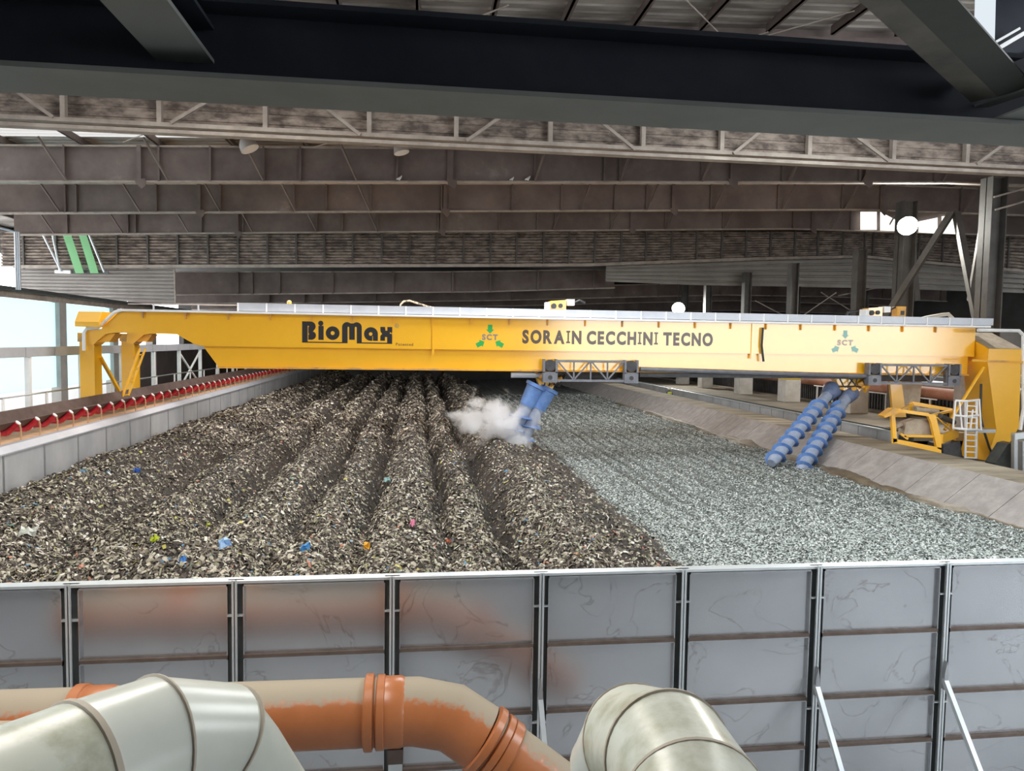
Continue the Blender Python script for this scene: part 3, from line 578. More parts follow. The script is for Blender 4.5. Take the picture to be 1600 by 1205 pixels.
# coloured scraps lying on the refuse
def scrap(px, py, c, lab, sx=0.3, sy=0.2):
    p = at(px, py, Z=3.2)
    for _ in range(4): p = at(px, py, Z=float(z_waste(np.array([p.x]), np.array([p.y]))[0]) + 0.08)
    mb = MB(); n = 5; vs = []; rr = random.Random(px)
    for i in range(n):
        for j in range(n):
            a, b = (i / (n - 1) - 0.5) * sx, (j / (n - 1) - 0.5) * sy
            vs.append((p.x + a + rr.uniform(-.03, .03), p.y + b * 0.6 + rr.uniform(-.03, .03), p.z + 0.1 + b * 0.7 + rr.uniform(-.05, .06)))
    mb.add(vs, [(i * n + j, i * n + j + 1, (i + 1) * n + j + 1, (i + 1) * n + j) for i in range(n - 1) for j in range(n - 1)])
    o = mb.build('plastic_scrap', mat('scrap film', c, None, 0.45)); tag(o, lab, 'plastic scrap')
    s = o.modifiers.new('thick', 'SOLIDIFY'); s.thickness = 0.012
scrap(243, 849, (0.5, 0.6, 0.03), 'lime yellow plastic scrap on the refuse heap near the front panels', .16, .14)
scrap(260, 858, (0.7, 0.76, 0.85), 'crumpled white plastic bag beside the lime yellow scrap', .24, .3)
scrap(214, 740, (0.03, 0.1, 0.42), 'small dark blue scrap on the windrow next to the panelled wall', .18, .1)
scrap(352, 858, (0.28, 0.45, 0.7), 'pale blue plastic scrap on the refuse, right of the white bag', .24, .16)
scrap(478, 862, (0.05, 0.25, 0.55), 'blue plastic scrap in the middle refuse ridge near the front panels', .16, .13)
scrap(283, 888, (0.05, 0.22, 0.6), 'bright blue strip low on the refuse just behind the front panels', .1, .22)
scrap(645, 824, (0.75, 0.25, 0.4), 'pink plastic scrap on the widest middle ridge', .1, .14)
scrap(572, 862, (0.75, 0.38, 0.03), 'orange plastic scrap between the middle refuse ridges', .12, .12)
scrap(700, 852, (0.5, 0.16, 0.09), 'reddish brown scrap on the refuse right of the pink one', .1, .08)
scrap(45, 838, (0.62, 0.65, 0.6), 'pale grey plastic sheet on the refuse close to the left edge', .34, .2)
scrap(605, 755, (0.3, 0.5, 0.5), 'pale teal scrap high on the middle ridge', .2, .12)
scrap(325, 825, (0.5, 0.55, 0.1), 'small yellow green scrap in the furrow left of centre', .1, .1)

# ------------------------------------------------------------------ front steel wall
YFW, ZT = 10.0, 4.26
posts_x = [-4.45 + 2.064 * k for k in range(-2, 9)]
zr = [ZT - 0.05, 3.21, 2.24, 1.5, 0.75, 0.02]
t = thing('steel_panel_wall', 'tall galvanised steel panel wall across the front of the basin', 'wall', (0, YFW, 0))
for i in range(len(posts_x) - 1):
    x0, x1 = posts_x[i] + 0.1, posts_x[i + 1] - 0.1
    for k in range(5):
        z1, z0 = zr[k], zr[k + 1]
        mb = MB().box((x0, YFW + 0.06, z0), (x1, YFW + 0.075, z1)).box((x0, YFW, z1 - 0.02 if k else z1 - 0.025), (x1, YFW + 0.06, z1)).box((x0, YFW, z0), (x0 + 0.012, YFW + 0.06, z1)).box((x1 - 0.012, YFW, z0), (x1, YFW + 0.06, z1))
        pn = mb.build('panel', 'plate', t)
        if k: MB().box((x0, YFW - 0.008, z1 - 0.005), (x1, YFW + 0.055, z1 + 0.04)).build('seam', 'rustgap', pn)
for x in posts_x:
    po = MB().box((x - 0.1, YFW + 0.04, 0), (x + 0.1, YFW + 0.08, ZT)).build('post', 'darkgap', t)
    MB().box((x - 0.035, YFW - 0.05, 0), (x + 0.035, YFW - 0.035, ZT + 0.02)).box((x - 0.006, YFW - 0.05, 0), (x + 0.006, YFW + 0.04, ZT)).build('flange', 'galv_bright', po)
    MB().box((x - 0.1, YFW - 0.015, 3.78), (x + 0.1, YFW + 0.04, 3.80)).box((x - 0.1, YFW - 0.015, 2.1), (x + 0.1, YFW + 0.04, 2.12)).build('tie_plate', 'galv_bright', po)
MB().box((posts_x[0], YFW - 0.01, ZT - 0.035), (posts_x[-1], YFW + 0.16, ZT)).build('cap_rail', 'galv_bright', t)
for px, p1 in ((848, (857, 1300)), (1280, (1345, 1300)), (1478, (1575, 1300))):
    x = at(px, 900, Y=YFW).x; x = min(posts_x, key=lambda q: abs(q - x))
    foot = (x + 0.02, YFW - 2.0, 0.0)
    b = MB().bar((x, YFW - 0.06, 2.5), foot, 0.07, 0.07).build('strut', 'galv_bright', t)
    MB().prism([(x - 0.035, 2.35), (x + 0.035, 2.35), (x + 0.03, 2.6), (x, 2.78), (x - 0.03, 2.6)], YFW - 0.11, YFW - 0.05).build('bracket', 'galv', b)

# left basin wall
t = thing('steel_panel_wall', 'long grey steel panel wall along the red roller conveyor', 'wall', (XL, 20, 0))
ys = [22.04 + 2.288 * k for k in range(-5, 33)]
for a, b in zip(ys, ys[1:]):
    MB().box((XL - 0.03, a + 0.025, 0), (XL, b - 0.025, ZT - 0.1)).build('panel', 'galv_wall', t)
for a in ys: MB().box((XL - 0.08, a - 0.04, 0), (XL + 0.012, a + 0.04, ZT - 0.1)).build('post', 'galv', t)
MB().prism([(XL - 0.26, ZT + 0.06), (XL - 0.1, ZT + 0.05), (XL + 0.06, ZT - 0.12), (XL + 0.06, ZT - 0.16), (XL - 0.26, ZT - 0.1)], ys[0], ys[-1]).build('cap_rail', 'tray', t)
# ------------------------------------------------------------------ left conveyor
t = thing('belt_conveyor', 'brown trough belt conveyor on red rollers beside the grey panel wall', 'conveyor', (-12.6, 20, 3.3))
MB().box((-12.98, 11, 3.3), (XL - 0.28, 96, 4.27)).build('dust_deck', 'sand', t)
prof = [(-11.99, 4.88), (-12.26, 4.66), (-12.58, 4.66), (-12.86, 5.06), (-12.9, 5.03), (-12.6, 4.61), (-12.24, 4.61), (-11.96, 4.85)]
nn = len(prof); vs = [(x, 11, z) for x, z in prof] + [(x, 96, z) for x, z in prof]
MB().add(vs, [(i, (i + 1) % nn, (i + 1) % nn + nn, i + nn) for i in range(nn)] + [tuple(range(nn)), tuple(range(2 * nn - 1, nn - 1, -1))]).build('belt', 'belt', t)
k = 0; yv = 20.35
while yv < 94:
    b = MB().tube([(-11.85, yv, 4.28), (-11.84, yv, 4.62), (-11.87, yv, 4.76), (-11.95, yv, 4.84)], 0.026, 5).build('bracket', 'rustbracket', t)
    MB().tube([(-12.96, yv, 4.28), (-12.95, yv, 4.98)], 0.03, 5).build('bracket', 'rustbracket', t)
    r = MB().tube([(-11.93, yv, 4.80), (-12.25, yv, 4.50)], 0.1, 9).tube([(-12.25, yv, 4.50), (-12.6, yv, 4.50)], 0.1, 9).tube([(-12.6, yv, 4.5), (-12.93, yv, 4.98)], 0.07, 9).build('roller', 'red', b, smooth=True)
    MB().tube([(-11.905, yv, 4.825), (-11.925, yv, 4.805)], 0.085, 9).build('roller_end', 'white', b)
    yv += 1.14 if yv < 60 else 1.6
# walkway beyond the conveyor: tray on posts, handrail
t = thing('cable_tray', 'long grey box tray on white posts behind the red roller conveyor', 'cable tray', (-14.5, 20, 3.3))
yv = 14.0; seg = 2.2
while yv < 92:
    MB().box((-14.66, yv, 6.62), (-14.4, yv + seg - 0.04, 6.99)).build('tray_section', 'tray', t); yv += seg
for k in range(-3, 13):
    y = 34.2 + 4.42 * k
    if y < 14: continue
    MB().box((-14.62, y - 0.09, 3.3), (-14.44, y + 0.09, 6.62)).build('post', 'white', t)
y0, y1 = 34.2 + 4.42 * 3, 34.2 + 4.42 * 4
MB().bar((-14.53, y0, 4.2), (-14.53, y1, 6.5), 0.09).build('cross_brace', 'white', t); MB().bar((-14.53, y0, 6.5), (-14.53, y1, 4.2), 0.09).build('cross_brace', 'white', t)
t = thing('handrail', 'thin grey handrail behind the red roller conveyor', 'railing', (-14.1, 20, 3.3))
MB().tube([(-14.1, 14, 5.27), (-14.1, 92, 5.27)], 0.035, 6).build('rail', 'galv', t)
for k in range(26):
    y = 15.2 + 3.0 * k; MB().box((-14.13, y - 0.05, 3.3), (-14.07, y + 0.05, 5.27)).build('post', 'white', t)
# ------------------------------------------------------------------ right kerb, low wall, aisle
t = thing('concrete_kerb', 'sloped concrete kerb with a muddy flat top along the grey green bed', 'kerb', (17, 20, 0))
xa, xb, xc = 16.75, 18.15, 20.05
yv = 10.2
while yv < 95:
    y1 = yv + 1.9
    MB().prism([(xa, 0.0), (xb, 0.0), (xb, ZLEDGE), (xa + 0.12, ZBED + 0.12), (xa, ZBED)], yv + 0.012, y1 - 0.012).build('sloped_slab', 'concrete', t); yv = y1
MB().box((xb, 10.2, 0), (xc, 96, ZLEDGE)).build('flat_top', 'ledge', t)
t = thing('conveyor_trough', 'low grey steel trough wall along the far side of the kerb', 'trough', (21.6, 35, 2))
yv = 30.6
while yv < 92:
    MB().box((21.5, yv + 0.02, 2.0), (21.56, yv + 1.46, 3.6)).build('side_panel', 'galv_wall', t); yv += 1.5
MB().box((21.45, 30.6, 3.6), (21.6, 92, 3.66)).build('top_rail', 'galv_bright', t)
MB().box((22.2, 30.6, 2.0), (22.3, 92, 3.62)).build('back_panel', 'darkgap', t)

def pillar(px, py, w, lab, yellow, base_top=True):
    p = at(px, py, Z=ZAISLE); p.x = 27.3
    t = thing('pillar', lab, 'pillar', (p.x, p.y, ZAISLE), 'concrete pillars beside the aisle')
    z1 = 6.25
    MB().box((p.x - w, p.y - w, ZAISLE), (p.x + w, p.y + w, 4.95 if yellow else z1)).build('pedestal', 'pillar', t, bevel=0.05)
    if yellow: MB().box((p.x - w, p.y - w, 4.95), (p.x + w, p.y + w, z1)).build('yellow_band', 'pillar_yellow', t, bevel=0.05)
    s = MB(); 
    for dx in (-0.28, 0.28): s.box((p.x + dx - 0.03, p.y - 0.3, z1), (p.x + dx + 0.03, p.y + 0.3, 13.5))
    s.box((p.x - 0.28, p.y - 0.02, z1), (p.x + 0.28, p.y + 0.02, 13.5)); s.build('steel_shaft', 'columnsteel', t)
pillar(1335, 645, 0.62, 'white concrete pillar behind the two blue augers', False)
pillar(1235, 628, 0.6, 'concrete pillar with a yellow band left of the blue augers', True)
pillar(1158, 616, 0.58, 'concrete pillar with a yellow band, second left of the augers', True)
pillar(1101, 606, 0.55, 'grey concrete pillar beside the small yellow machines', False)
pillar(1056, 600, 0.55, 'farthest grey concrete pillar, behind the carriage wheels', False)
xq = at(1516, 600, Y=35.2).x
t = thing('pillar', 'grey concrete pillar partly hidden behind the crane leg and ladder', 'pillar', (xq, 35.2, ZAISLE), 'concrete pillars beside the aisle')
MB().box((xq - 0.55, 34.7, ZAISLE), (xq + 0.55, 35.7, 6.6)).build('pedestal', 'concrete', t, bevel=0.05)
# steel columns with bracing on the right
def hcol(px, Y, w, lab):
    X = at(px, 450, Y=Y).x; t = thing('steel_column', lab, 'column', (X, Y, ZAISLE))
    MB().box((X - w, Y - w, ZAISLE), (X - w + 0.05, Y + w, zb(X))).build('flange', 'columnsteel', t); MB().box((X + w - 0.05, Y - w, ZAISLE), (X + w, Y + w, zb(X))).build('flange', 'columnsteel', t)
    MB().box((X - w, Y - 0.03, ZAISLE), (X + w, Y + 0.03, zb(X))).build('web', 'columnsteel', t); return X
Xc1 = hcol(1411, 40.3, 0.42, 'dark steel H-column carrying the bright floodlight')
Xc2 = hcol(1545, 33.9, 0.42, 'dark steel H-column nearest the right edge')
hcol(1346, 63, 0.5, 'grey steel column left of the floodlight column'); hcol(1242, 70, 0.42, 'pale steel column above the crane, left of the bracing')
for a, b, Ya, Yb, lab in (((1487, 332), (1381, 500), 37.2, 40.0, 'long dark brace slanting left from the apex by the floodlight'), ((1494, 332), (1530, 520), 37.2, 34.6, 'long dark brace slanting right from the apex by the floodlight'), ((1538, 345), (1517, 470), 34.4, 35.6, 'short dark brace leaning against the rightmost column'), ((1422, 360), (1432, 470), 40.9, 41.1, 'thin pale brace beside the floodlight column')):
    tag(MB().bar(at(*a, Y=Ya), at(*b, Y=Yb), 0.32, 0.3).build('column_brace', 'columnsteel'), lab, 'brace')
for a, b in (((1283, 457), (1332, 487)), ((1307, 457), (1252, 495)), ((1180, 470), (1232, 497)), ((1500, 425), (1310, 462)), ((1600, 315), (1555, 328)), ((1600, 295), (1553, 308))):
    tag(MB().tube([at(*a, Y=60), at(*b, Y=62)] if a[1] > 330 else [at(*a, Y=33.2), at(*b, Y=33.2)], 0.05, 6).build('tie_rod', 'girder_edge'), 'thin pale tie rod between the right-hand columns', 'tie rod', 'tie rods between the columns')
# rooflight sheets by the floodlight
for i, (c, Y) in enumerate(((((1345, 331), (1370, 331), (1370, 359), (1345, 359)), 50.9), (((1376, 331), (1402, 345), (1402, 361), (1376, 360)), 50.9), (((1436, 346), (1465, 340), (1465, 365), (1436, 363)), 50.9), (((1472, 338), (1501, 335), (1501, 366), (1472, 365)), 50.9), (((1563, 338), (1571, 338), (1568, 375), (1561, 375)), 48))):
    o = MB().prism([(lambda p: (p.x, p.z))(at(*q, Y=Y)) for q in c], Y, Y + 0.05); struct('window_%d' % (i + 7), o, 'rooflight')
# aisle background: hose row, pipes, duct, machines
XH = 29.6
t = thing('hose_row', 'dense row of black hoses hanging along the right aisle behind the pillars', 'hoses', (XH, 40, ZAISLE))
mb = MB(); yv = 33.7
while yv < 92:
    mb.box((XH, yv, ZAISLE + 0.1), (XH + 0.12, yv + 0.17, 4.6)); yv += 0.3
mb.build('hose_curtain', 'hoses', t)['kind'] = 'stuff'
MB().box((XH + 0.3, 33.6, ZAISLE), (XH + 0.4, 92, 4.4)).build('backing_panel', 'hoses', t)
MB().box((XH - 0.8, 33.6, ZAISLE), (XH + 0.4, 92, ZAISLE + 0.12)).build('plinth', 'floor', t)
tag(MB().tube([(XH + 0.05, 33.6, 4.85), (XH + 0.05, 92, 4.85)], 0.34, 14).build('orange_pipe', 'redpipe', smooth=True), 'long dusty orange pipe above the black hose row in the right aisle', 'pipe')
tag(MB().tube([(XH + 1.5, 28, 5.2), (XH + 1.5, 92, 5.2)], 0.27, 14).build('grey_duct', 'galv_bright', smooth=True), 'long pale grey duct running above the dusty orange pipe', 'duct')
t = thing('handrail', 'grey walkway handrail above the pale duct, right side', 'railing', (XH + 1.8, 40, 6))
for z in (5.7, 6.1): MB().tube([(XH + 1.9, 28, z), (XH + 1.9, 60, z)], 0.04, 6).build('rail', 'galv_bright', t)
for k in range(14): MB().box((XH + 1.86, 28.5 + 2.2 * k, 4.6), (XH + 1.94, 28.6 + 2.2 * k, 6.1)).build('post', 'galv_bright', t)
t = thing('handrail', 'low white handrail in front of the black hose row', 'railing', (XH - 0.6, 40, ZAISLE))
MB().tube([(XH - 0.6, 38, 4.55), (XH - 0.6, 51, 4.55)], 0.04, 6).build('rail', 'white', t)
for k in range(7): MB().box((XH - 0.64, 38.5 + 2 * k, ZAISLE + 0.22), (XH - 0.56, 38.6 + 2 * k, 4.55)).build('post', 'white', t)
struct('wall_right', MB().box((37, 20, 0), (37.3, 111, 8.6)), 'darkwall')
for px, lab in ((1064, 'small yellow machine frame far in the aisle, beside the grey pillar'), (1081, 'small yellow machine stand far in the aisle, right of another yellow frame')):
    p = at(px, 596, Z=ZAISLE); t = thing('machine_stand', lab, 'machine', tuple(p))
    MB().prism([(p.x - 0.55, ZAISLE), (p.x + 0.6, ZAISLE), (p.x + 0.3, 4.0), (p.x + 0.25, 4.9), (p.x - 0.3, 4.9), (p.x - 0.15, 4.0)], p.y - 0.3, p.y + 0.3).build('frame', 'yellow', t)
    MB().box((p.x - 0.45, p.y - 0.4, 4.9), (p.x + 0.4, p.y + 0.4, 5.15)).build('top_plate', 'yellow_dirty', t)

# worker in the trench beside the kerb
pw = at(1046, 612, X=20.75)
t = thing('person', 'worker in a white helmet and yellow green vest between kerb and trough', 'person', (20.75, pw.y, ZTRENCH))
def skinned(name, pts, edges, radii, m, parent, lev=1):
    me = bpy.data.meshes.new(name); me.from_pydata([tuple(p) for p in pts], edges, []); o = bpy.data.objects.new(name, me); COL.objects.link(o)
    o.modifiers.new('skin', 'SKIN'); 
    for i, r in enumerate(radii): me.skin_vertices[0].data[i].radius = (r, r) if not isinstance(r, tuple) else r
    me.skin_vertices[0].data[0].use_root = True
    s = o.modifiers.new('sub', 'SUBSURF'); s.levels = lev; s.render_levels = lev
    me.materials.append(M[m]); o.parent = parent; return o
def skin_ready(name, pts, edges, radii, m, parent, lev=1):
    me = bpy.data.meshes.new(name); me.from_pydata([tuple(p) for p in pts], edges, [])
    bmx = bmesh.new(); bmx.from_mesh(me); lay = bmx.verts.layers.skin.verify()
    bmx.verts.ensure_lookup_table()
    for i, r in enumerate(radii):
        bmx.verts[i][lay].radius = (r, r) if not isinstance(r, tuple) else r; bmx.verts[i][lay].use_root = (i == 0)
    bmx.to_mesh(me); bmx.free()
    o = bpy.data.objects.new(name, me); COL.objects.link(o); o.modifiers.new('skin', 'SKIN')
    s = o.modifiers.new('sub', 'SUBSURF'); s.levels = lev; s.render_levels = lev
    me.materials.append(M[m]); o.parent = parent; return o
P = [(0, 0, .95), (0, 0, 1.2), (0, 0, 1.42), (0, 0, 1.53), (0, -.02, 1.66), (0, -.01, 1.76), (-.2, 0, 1.42), (-.27, -.05, 1.15), (-.25, -.2, .92), (.2, 0, 1.42), (.27, -.05, 1.15), (.25, -.2, .92), (-.1, 0, .88), (-.11, -.02, .5), (-.11, .02, .08), (.1, 0, .88), (.11, -.02, .5), (.11, .02, .08), (-.11, -.16, .04), (.11, -.16, .04)]
skin_ready('body', P, [(0, 1), (1, 2), (2, 3), (3, 4), (4, 5), (2, 6), (6, 7), (7, 8), (2, 9), (9, 10), (10, 11), (0, 12), (12, 13), (13, 14), (0, 15), (15, 16), (16, 17), (14, 18), (17, 19)],
           [.15, .14, .14, .06, .1, .09, .075, .05, .04, .075, .05, .04, .1, .075, .055, .1, .075, .055, .045, .045], 'cloth', t)
b0 = Vector(t.location)
MB().tube([b0 + Vector((0, 0, .98)), b0 + Vector((0, 0, 1.2)), b0 + Vector((0, 0, 1.42)), b0 + Vector((0, 0, 1.5))], [.2, .21, .22, .1], 14).build('vest', 'vest', t, smooth=True)
MB().tube([b0 + Vector((0, -.02, 1.70)), b0 + Vector((0, -.02, 1.73)), b0 + Vector((0, -.02, 1.735)), b0 + Vector((0, -.02, 1.8)), b0 + Vector((0, -.02, 1.86))], [.19, .19, .15, .135, .06], 14).build('helmet', 'white', t, smooth=True)
MB().tube([b0 + Vector((0, -.05, 1.58)), b0 + Vector((0, -.05, 1.70))], [.09, .115], 12).build('face', 'person_skin', t, smooth=True)

# ------------------------------------------------------------------ gantry crane
def GX(px, py, Y=YG): v = at(px, py, Y=Y); return (v.x, v.z)
ZT_G, ZJ, ZB_G = 8.45, 7.09, 6.27
xL, xR = GX(187, 490)[0], GX(1523, 540)[0]
t = thing('gantry_crane', 'long yellow gantry crane girder spanning the whole basin on two legs', 'gantry crane', (5, YG + 2, ZTRENCH))
CR = t
poly = [GX(134, 516), GX(134, 537), GX(145, 539), GX(152, 533), GX(165, 522), GX(178, 520), (GX(276, 522)[0], 7.56), (GX(305, 536)[0], ZJ + 0.06), (GX(318, 541)[0], ZJ), (xR, ZJ), (xR, ZT_G), (xL, ZT_G), GX(158, 514)]
MB().prism(poly, YG, YG + 0.9).build('girder', 'yellow', t)
MB().prism([(GX(316, 541)[0], ZJ), (GX(339, 564)[0], ZB_G), (xR - 0.2, ZB_G), (xR - 0.2, ZJ)], YG + 0.14, YG + 0.76).build('lower_box', 'yellow', t)
MB().box((GX(339, 564)[0], YG + 0.02, ZB_G - 0.08), (xR - 0.2, YG + 0.88, ZB_G)).build('runway_flange', 'yellow_dirty', t)
# rear girder
dY = 4.2
poly2 = [(x, z) for x, z in poly]
MB().prism(poly2, YG + dY, YG + dY + 0.9).build('rear_girder', 'yellow', t)
MB().prism([(GX(316, 541)[0], ZJ), (GX(339, 564)[0], ZB_G), (xR - 0.2, ZB_G), (xR - 0.2, ZJ)], YG + dY + 0.14, YG + dY + 0.76).build('rear_lower_box', 'yellow', t)
x0 = GX(138, 530)[0]
MB().prism_x([(YG - 0.35, 8.0), (YG + 0.0, 8.42), (YG + dY + 0.9, 8.42), (YG + dY + 0.9, 7.8), (YG - 0.35, 7.8)], x0 - 0.35, x0 + 0.55).build('end_carriage', 'yellow', t)
# white pipe following the girder's end
pts = [at(131, 548, Y=YG - 0.1), at(131, 520, Y=YG - 0.1), at(136, 513, Y=YG - 0.1), at(153, 512, Y=YG - 0.1), at(179, 488, Y=YG - 0.1), (GX(192, 487)[0], YG - 0.1, ZT_G + 0.05)]
MB().tube(pts, 0.07, 8).build('edge_pipe', 'white', t)
# left legs
for dy, yy in ((0, YG), (1, YG + dY)):
    xx0 = GX(150, 560)[0] - 0.28
    MB().box((xx0 - 0.38, yy + 0.1, 3.35), (xx0 + 0.18, yy + 0.8, 7.2)).build('leg', 'yellow', t)
    MB().prism([(xx0 - 0.45, 7.2), (xx0 + 0.75, 7.2), (xx0 + 1.0, 7.56), (xx0 - 0.45, 7.56)], yy + 0.1, yy + 0.85).build('leg_bracket', 'yellow_dirty', t)
lx = GX(150, 560)[0] - 0.35
MB().bar((lx + 0.3, YG + 0.5, 6.6), (lx + 0.3, YG + dY, 3.6), 0.12).build('leg_brace', 'yellow', t)
ld = MB()
for s in (0, 0.5): ld.bar((lx + 0.9, YG + 3.2 + s * .3 + s, 6.9), (lx + 0.2 , YG + 1.6 + s * .3 + s, 3.4), 0.07)
for k in range(6):
    f = k / 6 + 0.08; a = Vector((lx + 0.9, YG + 3.2, 6.9)).lerp(Vector((lx + 0.2, YG + 1.6, 3.4)), f); ld.bar(a, a + Vector((0, 0.65, 0)), 0.05)
ld.build('ladder', 'yellow', t)
# right leg
LF = YG - 0.8
fp = [GX(p, q, LF) for p, q in ((1545, 545), (1596, 546), (1592, 668), (1582, 685), (1556, 723), (1541, 720), (1557, 673), (1543, 566))]
lg = MB(); n = len(fp)
bp = [GX(p, q, YG + 0.05) for p, q in ((1522, 520), (1570, 521), (1570, 661), (1560, 681), (1540, 716), (1519, 716), (1535, 661), (1525, 573))]
lg.add([(x, LF, z) for x, z in fp] + [(x, YG + 0.9, z) for x, z in bp], [tuple(range(n)), tuple(range(2 * n - 1, n - 1, -1))] + [((i + 1) % n, i, i + n, (i + 1) % n + n) for i in range(n)])
lg.build('leg', 'yellow', t)
a, b, c, d = fp[0], fp[1], bp[1], bp[0]; e = 0.015
MB().add([(a[0], LF - e, a[1] + e), (b[0], LF - e, b[1] + e), (c[0], YG + 0.85, c[1] + e), (d[0], YG + 0.85, d[1] + e), (a[0], LF - e, a[1] + .03), (b[0], LF - e, b[1] + .03), (c[0], YG + 0.85, c[1] + .03), (d[0], YG + 0.85, d[1] + .03)], [(0, 3, 2, 1), (4, 5, 6, 7), (0, 1, 5, 4), (1, 2, 6, 5), (2, 3, 7, 6), (3, 0, 4, 7)]).build('dusty_top_plate', 'dusty', t)
q = [at(1519, 563, Y=LF - 0.1), at(1598, 566, Y=LF - 0.1)]
MB().bar(q[0], q[1], 0.06, 0.09).build('leg_rib', 'yellow_dirty', t)
MB().tube([at(1528, 516, Y=LF), at(1592, 517, Y=LF), at(1599, 524, Y=LF), at(1599, 640, Y=LF), at(1594, 672, Y=LF)], 0.08, 8).build('edge_pipe', 'white', t)
MB().tube([at(1537, 574, Y=LF - .05), at(1505, 625, Y=LF - .4), at(1476, 672, Y=LF - .7)], 0.07, 8).build('tie_bar', 'yellow', t)
MB().tube([at(1533, 600, Y=LF - .1), at(1532, 650, Y=LF - .1), at(1537, 672, Y=LF - .1), at(1546, 700, Y=LF - .1), at(1556, 720, Y=LF - .1)], 0.05, 6).build('power_cable', 'cable', t)
# trays and fittings on the girder
def zline(X): return ZT_G
MB().box((xL, YG - 0.22, ZT_G), (xR + 0.6, YG + 0.9, ZT_G + 0.09)).build('top_ledge', 'white', t)
tr0, tr1 = GX(372, 483)[0], GX(1552, 508)[0]
nseg = 30; ww = (tr1 - tr0) / nseg
for k in range(nseg):
    a = tr0 + k * ww; s = MB().box((a, YG - 0.02, ZT_G + 0.12), (a + ww - 0.02, YG + 0.3, ZT_G + 0.44)).build('tray_section', 'tray', t)
    MB().box((a - 0.03, YG - 0.05, ZT_G + 0.09), (a + 0.03, YG - 0.02, ZT_G + 0.44)).build('tray_clip', 'white', s)
k = xL + 0.9
while k < xR - 0.6:
    MB().box((k - 0.025, YG - 0.1, ZT_G - 0.26), (k + 0.025, YG, ZT_G)).build('bracket_lug', 'yellow_dirty', t); k += 1.66
for px in (677, 1175):
    X = GX(px, 540)[0]; MB().box((X - 0.05, YG - 0.05, ZB_G + 0.6), (X + 0.05, YG, ZT_G)).build('splice_rib', 'yellow', t)
# walkway rail on the far left
for a, b in (((200, 475), (373, 477)),): MB().tube([at(*a, Y=YG + 0.8), at(*b, Y=YG + 0.8)], 0.025, 6).build('walkway_rail', 'girder_edge', t)
for px in (240, 310): MB().box(tuple(at(px - 1.5, 476, Y=YG + 0.75)), tuple(at(px + 1.5, 489, Y=YG + 0.8))).build('rail_post', 'tray', t)
# drive pipes under the girder
MB().tube([at(1000, 577, Y=YG - 0.1), at(1357, 588, Y=YG - 0.1)], 0.1, 8).build('cable_track', 'carriage', t)
MB().box((GX(1000, 570)[0], YG, ZB_G - 0.28), (GX(1360, 580)[0], YG + 0.3, ZB_G - 0.1)).build('cable_channel', 'carriage_dark', t)
MB().tube([(GX(800, 575)[0], YG + 0.3, ZB_G - 0.25), (GX(850, 575)[0], YG + 0.3, ZB_G - 0.25)], 0.13, 8).build('cable_track', 'tray', t)
MB().tube([at(1192, 512, Y=YG - .12), at(1190, 540, Y=YG - .12), at(1193, 565, Y=YG - .12)], 0.05, 6).build('hanging_cable', 'cable', t)
# the prints on the girder
YP = YG - 0.004
def fill2d(loops):                                    # even-odd filled outlines in (u, v) -> mesh vertices, faces
    cu = bpy.data.curves.new('outline', 'CURVE'); cu.dimensions = '2D'; cu.fill_mode = 'BOTH'
    for lp in loops:
        s = cu.splines.new('POLY'); s.points.add(len(lp) - 1); s.use_cyclic_u = True
        for p, (u, v) in zip(s.points, lp): p.co = (u, v, 0, 1)
    o = bpy.data.objects.new('outline', cu); COL.objects.link(o); me = o.to_mesh()
    vs = [tuple(v.co) for v in me.vertices]; fs = [tuple(p.vertices) for p in me.polygons]
    o.to_mesh_clear(); bpy.data.objects.remove(o); bpy.data.curves.remove(cu); return vs, fs
def glyph(ch, off=0.0, fsize=1.0):
    cu = bpy.data.curves.new('glyph', 'FONT'); cu.body = ch; cu.size = fsize; cu.offset = off; cu.fill_mode = 'FRONT'; cu.resolution_u = 4
    o = bpy.data.objects.new('glyph', cu); COL.objects.link(o); me = o.to_mesh()
    vs = [tuple(v.co) for v in me.vertices]; fs = [tuple(p.vertices) for p in me.polygons]
    o.to_mesh_clear(); bpy.data.objects.remove(o); bpy.data.curves.remove(cu); return vs, fs
def lettering(text, px0, px1, pyT, pyB, m, name, off=0.05, gap=0.12, serifI=True):
    vs_, fs_ = [], []; u = 0.0; hcap = 0.72
    for ch in text:
        if ch == ' ': u += 0.28; continue
        if ch == 'I' and serifI:
            v = [(0, 0, 0), (.3, 0, 0), (.3, .1, 0), (.21, .1, 0), (.21, hcap - .1, 0), (.3, hcap - .1, 0), (.3, hcap, 0), (0, hcap, 0), (0, hcap - .1, 0), (.09, hcap - .1, 0), (.09, .1, 0), (0, .1, 0)]; f = [tuple(range(12))]
        else: v, f = glyph(ch, off)
        x0, x1 = min(p[0] for p in v), max(p[0] for p in v); o = len(vs_)
        vs_ += [(p[0] - x0 + u, p[1]) for p in v]; fs_ += [tuple(i + o for i in q) for q in f]; u += x1 - x0 + gap
    u0, u1 = min(p[0] for p in vs_), max(p[0] for p in vs_); v0, v1 = min(p[1] for p in vs_), max(p[1] for p in vs_)
    A = at(px0, (pyT + pyB) / 2, Y=YP); B = at(px1, (pyT + pyB) / 2, Y=YP); zm = at((px0 + px1) / 2, (pyT + pyB) / 2, Y=YP).z; hh = (pyB - pyT) / F * YG
    mb = MB(); mb.add([(A.x + (p[0] - u0) / (u1 - u0) * (B.x - A.x), YP, zm - hh / 2 + (p[1] - v0) / (v1 - v0) * hh) for p in vs_], fs_)
    return mb.build(name, m, CR)
